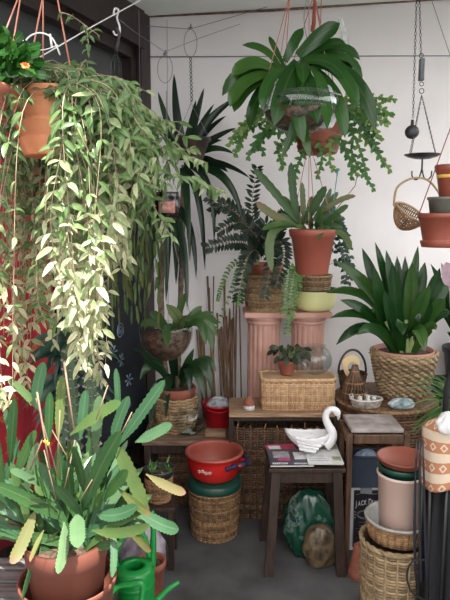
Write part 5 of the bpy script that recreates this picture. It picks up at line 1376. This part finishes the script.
# rhipsalis curtain
YS = 2.62
c = P(142, 205, YS); t = thing('hanging_mistletoe_cactus', 'hanging pot of thin jointed green stems trailing straight down before the batik cloth', 'hanging plant', c)
pot(t, c, .05, .068, .09, mat('dark_brown_pot', (.03, .02, .02)))
for s in (-1, 1):
    mb = MB(); mb.tube([c + V((s * .065, 0, .088)), c + V((0, .0, .32)), c + V((0, .02, .8))], .0015, 4); mb.build('hanging_wire', wire, t)
lv = MB()
for k in range(38):
    a = R(0, 6.28); b = c + V((math.cos(a) * .04, math.sin(a) * .04, .085)); ex = R(116, 160); ey = R(285, 350) - abs(ex - 143) * .8
    if R(0, 1) < .2: ex = R(98, 120)
    e = P(ex, ey, YS + R(-.12, .1)); pth = spline([b, b + V((math.cos(a) * .05 + (e.x - b.x) * .4, math.sin(a) * .05, .01)), V((e.x + R(-.01, .01), e.y, (b.z + e.z) / 2)), e], 7)
    i = 0
    while i < len(pth) - 2:
        lv.leaf(pth[i], pth[i + 2] + rv(.006), R(.009, .014), rv(.003), V((R(-.5, .5), -1, R(-.2, .4))), 'strap', 3, .3, r=R(0, 1)); i += 2
        if R(0, 1) < .3 and i < len(pth) - 2: lv.leaf(pth[i], pth[i] + V((R(-.02, .02), R(-.02, .0), -.035)), .010, rv(.003), None, 'strap', 3, .3, r=R(0, 1))
lv.build('jointed_stems', lf_rhip, t)

# sleeve pot on a low stand
SB = .30
t = thing('low_stand', 'low dark wooden stand left of the green-lidded bin, carrying the wicker-sleeved pot', 'stand', on(158, 2.62, 0))
x_ = X(158, 2.62, SB)
board_box('stand_top', t, (x_ - .12, 2.53, SB - .02), (x_ + .085, 2.74, SB), dwood)
for dx in (-.10, .065):
    for y in (2.545, 2.72): leg_bar('leg', t, (x_ + dx, y, 0), (x_ + dx, y, SB - .0205), .025, .025, dwood)
c = V((x_ + .005, 2.62, SB + .001)); t = thing('sleeved_pot', 'black pot in tan wicker sleeve on the low stand, left of the red pot', 'pot', c)
sh = rshape(.052, .062, .0); mb = MB(); weave(mb, c, sh, .115, 16, 28, amp=.003, stake_r=.002); inner(mb, c, sh, .11, .003, .003); mb.build('wicker_sleeve', wick, t)
pot(t, c + V((0, 0, .02)), .05, .066, .135, mat('near_black_plastic', (.01, .01, .01)), lip=.22)
lv = MB()
for k in range(26):
    b = c + V((R(-.05, .05), R(-.05, .05), .14)); lv.leaf(b, b + V((R(-.03, .03), R(-.03, .03), R(.015, .05))), .008, rv(.005), None, 'lance', 4, .2, r=R(0, 1))
lv.build('seedlings', lf_fern, t)
c = V((x_ + .045, 2.50, 0)); mb = MB(); blob(mb, V((x_ - .05, 2.46, .0)), .10, .05, .26, 16, 36, .1, 12, power=.4)
single(mb, 'mauve_plastic_bag', mat('mauve_film', (.16, .13, .17), (.42, .38, .42), .35, 14, .6, 40), 'crumpled greyish mauve plastic bag on the floor behind the watering can', 'bag', V((x_ - .05, 2.46, 0)))

# ================================================================ WATERING CANS
canm = mat('green_can_plastic', (.008, .20, .035), (.012, .25, .05), .28, 2)
c = V((X(134, 2.12, .3), 2.13, 0)); 
t = thing('watering_can', 'green plastic watering can with round opening, on the floor right of the great pot', 'watering can', c)
CH = .275; cr = .075
mb = MB()
vs = []; n2 = 48; prof = [(.001, 0), (1, 0), (1.03, .01), (1.0, CH - .035), (.97, CH - .012), (.86, CH), (.58, CH + .004)]
mb.lathe([(q * cr, z) for q, z in prof] + [(.50 * cr, CH + .004), (.47 * cr, CH - .004), (.47 * cr, CH - .05), (.85 * cr, CH - .06), (.9 * cr, .02), (.001, .02)], c, n2)
mb.lathe([(cr * 1.0, CH - .075), (cr * 1.035, CH - .07), (cr * 1.035, CH - .062), (cr * 1.0, CH - .058)], c, n2); mb.build('can_body', canm, t)
mb = MB(); mb.tube(spline([c + V((-.065, 0, CH - .015)), c + V((-.07, 0, CH + .05)), c + V((-.035, .03, CH + .115)), c + V((.025, .05, CH + .10)), c + V((.05, .05, CH + .005))], 6), .011, 10); mb.build('top_handle', canm, t)
mb = MB(); mb.tube(spline([c + V((-.055, -.03, CH - .02)), c + V((-.10, -.03, CH - .04)), c + V((-.12, -.03, .2)), c + V((-.08, -.02, .12))], 6), .010, 10); mb.build('back_handle', canm, t)
mb = MB(); mb.tube(spline([c + V((.03, .05, .06)), c + V((.05, .12, .2)), c + V((.055, .15, CH + .05)), c + V((.05, .16, CH + .14))], 6), [.02 - .012 * i / 18 for i in range(19)], 10); mb.build('spout', canm, t)
c2 = V((X(118, 1.95, .16), 1.90, 0)); t = thing('low_watering_can', 'second green watering can whose slim spout rises at the bottom edge', 'watering can', c2)
LH = .20
mb = MB(); mb.lathe([(.001, 0), (.06, 0), (.062, .01), (.060, LH - .02), (.05, LH), (.03, LH + .002), (.028, LH - .01), (.05, LH - .03), (.054, .015), (.001, .012)], c2, 40); mb.build('can_body', canm, t)
mb = MB(); pts_ = [c2 + V((.045, 0, .06)), P(150, 612, 1.92), P(165, 592, 1.93), P(179, 582, 1.94)]; mb.tube(spline(pts_, 6), [.014 - .007 * i / 18 for i in range(19)], 10); mb.build('spout', canm, t)
mb = MB(); mb.tube(spline([c2 + V((-.05, 0, LH - .02)), P(112, 592, 1.88), P(130, 584, 1.88), P(143, 588, 1.88), c2 + V((.055, 0, LH - .05))], 6), .010, 10); mb.build('top_handle', canm, t)
c = on(151, 2.36, .0); t = thing('clay_pot', 'small round clay pot on the floor behind the watering can spout', 'pot', c)
pot(t, c, .05, .06, .16, terra, lip=.2); 

# ================================================================ GREAT POT WITH LEAF CACTUS, LEFT FOREGROUND
random.seed(77)
Yb = 1.56
zr = P(68, 535, Yb).z; c = V((X(68, Yb, .58), Yb, BZ + .001)); r1 = W(41, Yb, .62)
t = thing('great_terracotta_pot', 'great terracotta pot with a broad-leaved epiphyte cactus on the slatted bench, bottom left', 'potted plant', c)
oh = .60 - c.z; mb = MB(); mb.lathe([(.001, 0), (r1 * .98, 0), (r1 * 1.0, .006), (r1 * 1.13, oh - .02), (r1 * 1.17, oh - .018), (r1 * 1.18, oh - .002), (r1 * 1.16, oh), (r1 * 1.12, oh - .004), (r1 * 1.10, oh - .02), (r1 * .97, .008), (.001, .007)], c, 64); mb.build('outer_pot', mat('shade_darkened_clay', (.13, .04, .025)), t)  # darker clay of its own: shade on this low pot put into the colour
pot(t, c + V((0, 0, .009)), r1 * .80, r1 * .98, zr - c.z - .009, mat('shade_darkened_clay', (.13, .040, .025), (.19, .062, .04), .65, 8, .2, 60), lip=.24, lw=.004, seg=64)
base = V((c.x, c.y, zr - .02))
la, lb, ly = MB(), MB(), MB(); k_ = Yb / 600
EL = [ # base, tip, width px, bend px(up +y), dy, kind
 ((62, 521), (-8, 484), 15, (4, 6), -.12, 'a'), ((36, 508), (11, 564), 14, (0, -8), -.14, 'y'), ((84, 508), (121, 431), 18, (-6, 0), -.14, 'a'), ((150, 516), (117, 446), 16, (0, 0), -.05, 'a'), ((96, 514), (138, 506), 15, (0, -10), -.1, 'b'),
 ((92, 530), (150, 524), 12, (0, -12), -.14, 'a'), ((118, 488), (151, 514), 10, (2, -6), -.12, 'y'), ((134, 508), (179, 529), 15, (8, -12), -.08, 'b'), ((124, 522), (151, 551), 11, (4, -6), -.12, 'y'), ((146, 474), (186, 493), 11, (4, -6), -.05, 'y'),
 ((64, 522), (58, 574), 13, (6, 0), -.17, 'b'), ((77, 514), (78, 548), 17, (0, 4), -.19, 'b'), ((118, 446), (165, 380), 14, (0, 0), -.05, 'b'), ((112, 445), (129, 396), 12, (-4, 0), .0, 'b'), ((135, 442), (172, 424), 13, (0, -2), -.04, 'b'), ((118, 420), (116, 368), 8, (2, 0), .02, 'b'),
 ((70, 435), (121, 402), 14, (6, 8), -.05, 'a'), ((36, 408), (44, 362), 13, (-4, 0), -.04, 'b'), ((40, 412), (8, 380), 9, (2, 6), .0, 'a'), ((10, 462), (15, 398), 12, (0, 0), -.05, 'a'), ((20, 462), (5, 408), 9, (0, 0), .0, 'b'), ((58, 440), (62, 375), 11, (0, 0), .02, 'a'),
 ((48, 446), (50, 392), 10, (0, 0), .0, 'a'), ((80, 440), (86, 390), 12, (0, 0), .02, 'b'), ((95, 450), (100, 395), 13, (0, 0), .0, 'b'), ((40, 486), (10, 470), 9, (0, 4), -.1, 'b'), ((60, 500), (40, 462), 11, (0, 0), -.1, 'b'), ((70, 505), (66, 460), 12, (2, 0), -.1, 'a'),
 ((58, 512), (30, 498), 9, (0, 4), -.1, 'b'), ((104, 500), (128, 470), 13, (0, 2), -.08, 'a'), ((110, 524), (112, 578), 8, (6, 8), -.12, 'b'), ((44, 524), (22, 600), 5, (-2, -4), -.1, 'a'), ((88, 500), (74, 446), 12, (0, 0), -.1, 'a'), ((26, 500), (38, 442), 10, (-4, 0), -.05, 'b'),
 ((14, 480), (36, 430), 11, (0, 4), -.03, 'a'), ((84, 520), (56, 486), 12, (0, 6), -.13, 'a'), ((60, 530), (47, 540), 6, (0, 0), -.17, 'y'), ((44, 530), (30, 562), 5, (-2, 0), -.16, 'y'), ((20, 440), (2, 500), 9, (-6, 0), -.02, 'b'),
 ((6, 500), (-4, 430), 10, (0, 0), -.05, 'a')]
for (b, e, w_, bd, dy, kd) in EL:
    m_ = {'a': la, 'b': lb, 'y': ly}[kd]
    m_.leaf(P(*b, Yb + dy * .4), P(*e, Yb + dy), W(w_, Yb, .8) * .82, V((bd[0] * k_, 0, bd[1] * k_)), V((R(-.35, .35), -1, R(.0, .8))), 'epi', 26, .2, r=R(.1, .85), cren=.085)
for k in range(110):   # denser growth behind
    b = base + V((R(-.08, .08), R(-.06, .08), 0)); a = R(-1.5, 1.5); l = R(.13, .27)
    e = b + V((math.sin(a) * l * (1.05 if a < 0 else .75), R(-.06, .16), math.cos(a) * l * .95 + .02))
    m_ = random.choice([la, la, lb]); m_.leaf(b, e, R(.018, .030), V((math.sin(a) * -.02, 0, R(.0, .04))), V((R(-.8, .8), -1, R(.0, .8))), 'epi', 16, .2, r=R(.0, .7), cren=.06)
la.build('green_foliage', lf_epi, t); lb.build('bluish_foliage', lf_epib, t); ly.build('scorched_foliage', lf_epiy, t)
st = MB()
for (a, b) in (((58, 478), (36, 398)), ((57, 470), (60, 410)), ((56, 500), (44, 450)), ((62, 500), (75, 440)), ((66, 455), (52, 430)), ((42, 440), (30, 470)), ((80, 500), (98, 470)), ((118, 440), (132, 412)), ((96, 420), (108, 385))):
    st.tube([P(*a, Yb - .10), P(*b, Yb - .08)], .0018, 5)
for (a, b) in (((50, 470), (37, 392)), ((74, 430), (64, 362))): st.tube([P(*a, Yb - .12), P(*b, Yb - .08)], .0028, 5)
st.build('dry_stems', mat('straw_stem', (.09, .055, .035), (.2, .13, .08), .7, 20), t)
mb = MB()
for (a, b) in ((46, 443), (48, 445), (44, 442)): mb.tube([P(a, b, Yb - .13), P(a + 1.5, b - 2.5, Yb - .13)], [.004, .001], 5)
mb.build('yellow_bud', mat('yellow_bud', (.7, .42, .03)), t)
# thin rooted twigs and a stand-in dark-leaved plant further back on the floor side
c = V((X(88, 2.0, .6), 2.02, BZ + .001))
YK = 2.02
c = V((X(84, YK, .5), YK, 0)); 
t = thing('columnar_cactus', 'pair of tall spiny column cacti behind the great pot, before the batik cloth', 'cactus', c)
pot(t, c, .085, .11, .25, mat('dark_brown_pot', (.03, .02, .02)))
cact = mat('cactus_skin', (.03, .06, .035), (.08, .13, .07), .7, 20)
mb = MB(); sp2 = MB()
for (bx_, tx_, ty_, rr_) in ((-.03, 72, 342, .020), (.04, 92, 352, .018)):
    b = c + V((bx_, 0, .23)); e = P(tx_, ty_, YK); n = 30; n2 = 36; vs = []
    for i in range(n + 1):
        q = i / n; ctr = b.lerp(e, q) + V((.008 * math.sin(5 * q), 0, 0)); rad = rr_ * (1 if q < .94 else math.sqrt(max(.02, 1 - ((q - .94) / .06) ** 2)))
        for k in range(n2):
            a = 2 * PI * k / n2; vs.append(ctr + V((math.cos(a), math.sin(a), 0)) * rad * (1 + .12 * math.cos(9 * a)))
        if i < n:
            for k in range(9):
                a = 2 * PI * k / 9; d = V((math.cos(a), math.sin(a), 0)); pp = ctr + d * rad * 1.1
                for s in (-1, 0, 1):
                    sp2.tube([pp, pp + d * .009 + V((-d.y, d.x, 0)) * .006 * s + V((0, 0, .005 * (1 - abs(s))))], [.0014, .0006], 3, .5, cap=False)
    mb.add(vs, [(i * n2 + k, i * n2 + (k + 1) % n2, (i + 1) * n2 + (k + 1) % n2, (i + 1) * n2 + k) for i in range(n) for k in range(n2)])
mb.build('ribbed_stems', cact, t); sp2.build('spines', mat('grey_spine', (.35, .30, .25), (.5, .45, .4), .6, 50), t)
# dark glossy plant on a tall stand behind the hanging mass
YQ = 2.3
c = V((X(62, YQ, .6), YQ + .05, 0)); t = thing('dark_leaf_plant', 'dark green arching-leaved plant in a black pot behind the trailing waxplant', 'potted plant', c)
pot(t, c, .09, .12, .30, mat('near_black_plastic', (.01, .01, .01)))
lv = MB(); st = MB(); top = P(66, 345, YQ); st.tube([c + V((0, 0, .28)), c + V((.02, 0, .5)), top], .008, 6)
for k in range(34):
    a = R(0, 6.28); l = R(.12, .24); b = top + V((0, 0, R(-.28, .02))); e = b + V((math.cos(a) * l, -abs(math.sin(a)) * l * .5, R(-.16, .05)))
    lv.leaf(b, e, R(.025, .042), V((0, 0, R(.05, .1))), V((R(-.4, .4), -1, R(.3, 1.2))), 'lance', 9, .2, r=R(0, .8))
st.build('stems', stemb, t); lv.build('foliage', lf_blue, t)

# ================================================================ THE BIG HANGING WAXPLANT
random.seed(101)
Yh = 1.72
c = P(55, 157, Yh); r1 = W(41, Yh, 1.85); hp = P(55, 92, Yh).z - c.z
t = thing('hanging_waxplant', 'terracotta ringed pot overflowing with long trailing waxplant shoots, top left', 'hanging plant', c)
pot(t, c, r1 * .74, r1, hp, mat('warm_terracotta', (.46, .16, .07), (.60, .25, .12), .7, 12, .2, 80), lip=.16, rings=3, seg=60)
top = P(52, -60, Yh)
for (px, py, dy) in ((49, 54, .08), (69, 54, -.02), (40, 90, -.08)):
    a = P(px - (6 if px == 49 else -6 if px == 69 else 14), 95, Yh + dy)
    mb = MB(); mb.tube([V((max(c.x - r1, min(c.x + r1, a.x)), a.y, c.z + hp - .004)), P({49: 43, 69: 54, 40: 46}[px], -20, Yh)], .0024, 5); mb.build('cord', rope, t)
mb = MB(); mb.tube(spline([P(20, 70, Yh - .1), P(25, 42, Yh - .08), P(38, 33, Yh - .08), P(52, 38, Yh - .08), P(60, 55, Yh - .06)], 6), .0022, 6); mb.tube(spline([P(22, 40, Yh - .09), P(40, 50, Yh - .09), P(58, 45, Yh - .09)], 5), .0014, 5); mb.tube([P(50, 34, Yh - .08), P(52, 48, Yh - .08)], .003, 5)
mb.build('wire_arch', wirew, t)
lv = MB(); st = MB()
def hoya_branch(pts, dens=.024, size=.052, pale=0, side=1.0):
    st.tube(pts, [.0015 * (1 - .5 * i / len(pts)) for i in range(len(pts))], 4)
    d = 0; s = 1; tot = sum((pts[i + 1] - pts[i]).length for i in range(len(pts) - 1)); run = 0
    for i in range(1, len(pts)):
        seg = pts[i] - pts[i - 1]; l = seg.length; d += l; run += l
        if d >= dens * R(.7, 1.2):
            d = 0; q = run / tot
            for s in (-1, 1):
                if R(0, 1) < .15: continue
                dv = V((s * R(-.2, .9), R(-.6, .45), R(-1.1, -.05))).normalized(); l_ = size * R(.6, 1.2)
                base_r = .22 + .62 * max(0, q - .25) / .75 * pale + R(-.22, .22)  # cream towards low shoot tips: new growth, plus sun glare put into the colour
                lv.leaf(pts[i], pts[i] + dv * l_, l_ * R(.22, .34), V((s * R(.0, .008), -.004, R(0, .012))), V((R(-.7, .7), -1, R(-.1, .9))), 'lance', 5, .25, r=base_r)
def hb_px(l, **k): hoya_branch(spline([P(a, b, Yh + y) for a, b, y in l], 7), **k)
arms = [
 [(60, 90, -.05), (95, 84, -.06), (130, 96, -.05), (152, 112, -.02), (176, 130, .0), (186, 137, .02)],
 [(60, 90, -.05), (90, 96, -.08), (125, 115, -.08), (158, 145, -.04), (182, 154, .0), (208, 163, .02)],
 [(62, 92, -.05), (100, 110, -.1), (130, 140, -.1), (158, 170, -.08), (190, 178, -.05), (226, 192, -.03)],
 [(60, 92, -.05), (95, 120, -.1), (120, 150, -.12), (142, 180, -.1), (156, 210, -.08), (172, 238, -.06)],
 [(60, 90, -.05), (78, 70, -.04), (98, 74, -.02), (120, 80, .0), (148, 92, .02)],
 [(58, 90, -.05), (90, 82, .02), (125, 92, .06), (158, 118, .1), (180, 122, .1)],
 [(64, 92, -.05), (105, 102, -.04), (140, 128, -.02), (165, 158, .0), (175, 165, .0)],
 [(64, 92, -.05), (110, 120, -.06), (128, 160, -.06), (138, 190, -.05), (148, 215, -.05)],
 [(60, 12, -.02), (72, 16, -.02), (86, 26, -.02), (100, 36, -.02)], [(86, 26, -.02), (88, 40, -.02), (88, 52, -.02)],
 [(66, 95, -.05), (112, 92, .0), (150, 122, .04), (178, 148, .05), (196, 146, .06)],
 [(66, 92, -.05), (108, 98, .02), (142, 112, .06), (158, 140, .08), (150, 172, .06)],
 [(62, 92, -.05), (96, 100, -.1), (124, 124, -.12), (150, 158, -.12), (168, 186, -.1)],
 [(62, 94, -.05), (100, 106, .0), (138, 120, .02), (164, 136, .04), (186, 158, .06)],
 [(60, 92, -.05), (92, 92, -.1), (118, 106, -.14), (140, 126, -.14), (150, 150, -.12)],
 [(60, 92, -.05), (90, 88, -.0), (122, 100, .02), (146, 112, .04), (160, 126, .05)],
 [(60, 92, -.05), (84, 80, -.1), (108, 84, -.12), (130, 104, -.12), (142, 132, -.12)],
 [(36, 250, -.08), (40, 310, -.06), (62, 325, -.05), (88, 330, -.05), (104, 348, -.05)]]
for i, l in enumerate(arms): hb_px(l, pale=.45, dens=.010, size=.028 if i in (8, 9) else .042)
def ymax(x):
    if x < 14: return 400
    if x < 34: return R(300, 392)
    if x < 46: return R(240, 330)
    if x < 78: return R(250, 345)
    if x < 106: return R(280, 385)
    if x < 128: return R(220, 275)
    return R(170, 205)
for k in range(190):
    ex = R(-6, 140) if k % 4 else R(62, 104); ey = ymax(ex) if R(0, 1) < .5 else R(150, ymax(ex)); dy = R(-.22, .12)
    if 14 < ex < 100 and k % 4: dy = R(.13, .30)
    a0_ = R(0, 6.28); b = V((c.x + math.cos(a0_) * r1 * .7, c.y + math.sin(a0_) * r1 * .7, c.z + hp - .01))
    mid_x = 55 + (ex - 55) * .8; e = P(ex, ey, Yh + dy)
    p1 = b + V((0, 0, R(.02, .06))); p1.x += (e.x - b.x) * .3; p2 = P(mid_x, (100 if dy < .13 else 82) + R(-8, 24), Yh + dy * .9 - .03)
    p3 = V((e.x + R(-.02, .02), e.y + R(-.02, .02), (p2.z * .45 + e.z * .55)))
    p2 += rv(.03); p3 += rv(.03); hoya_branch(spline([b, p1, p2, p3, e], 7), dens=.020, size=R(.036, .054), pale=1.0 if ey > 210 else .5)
st.build('trailing_stems', mat('pinkish_stem', (.22, .14, .10), (.38, .30, .20), .6, 30), t)
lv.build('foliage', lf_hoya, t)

# far-left pot with a leafy cactus in flower
c = P(-8, 122, 1.55); r1 = W(17, 1.55, 1.85); hp = P(-8, 84, 1.55).z - c.z
t = thing('flowering_hanging_pot', 'terracotta pot with red-flowering leafy cactus, hanging at the far left edge', 'hanging plant', c)
pot(t, c, r1 * .72, r1, hp, terra, lip=.25)
for (px, py) in ((6, 80), (-16, 80)):
    mb = MB(); mb.tube([V((P(px, py, 1.55).x, 1.55, c.z + hp - .004)), P(22, -12, 1.55)], .002, 5); mb.build('cord', rope, t)
lv = MB()
for k in range(62):
    b = c + V((R(-.03, .04), R(-.03, .03), hp)); p = b; d = V((R(-.6, 1), R(-.6, .3), R(.5, 2))).normalized()
    for j in range(4):
        e = p + d * R(.026, .042); 
        lv.leaf(p, e, R(.02, .028), rv(.002), V((R(-.5, .5), -1, R(0, .6))), 'strap', 6, .12, r=R(0, .6), cren=.1); p = e; d = (d + V((R(-.2, .3), R(-.2, .1), R(-.5, .05)))).normalized()
lv.build('jointed_foliage', lf_orch, t)
mb = MB(); fp = P(26, 66, 1.5)
for k in range(9):
    a = k * 2 * PI / 9; mb.leaf(fp, fp + V((math.cos(a) * .011, R(-.012, 0), math.sin(a) * .008)), .008, (0, -.003, 0), (0, -1, 0), 'lance', 4, .2)
fo_ = mb.build('red_flower', mat('orange_red_petal', (.75, .10, .03), (.8, .2, .05), .4, 60), t)
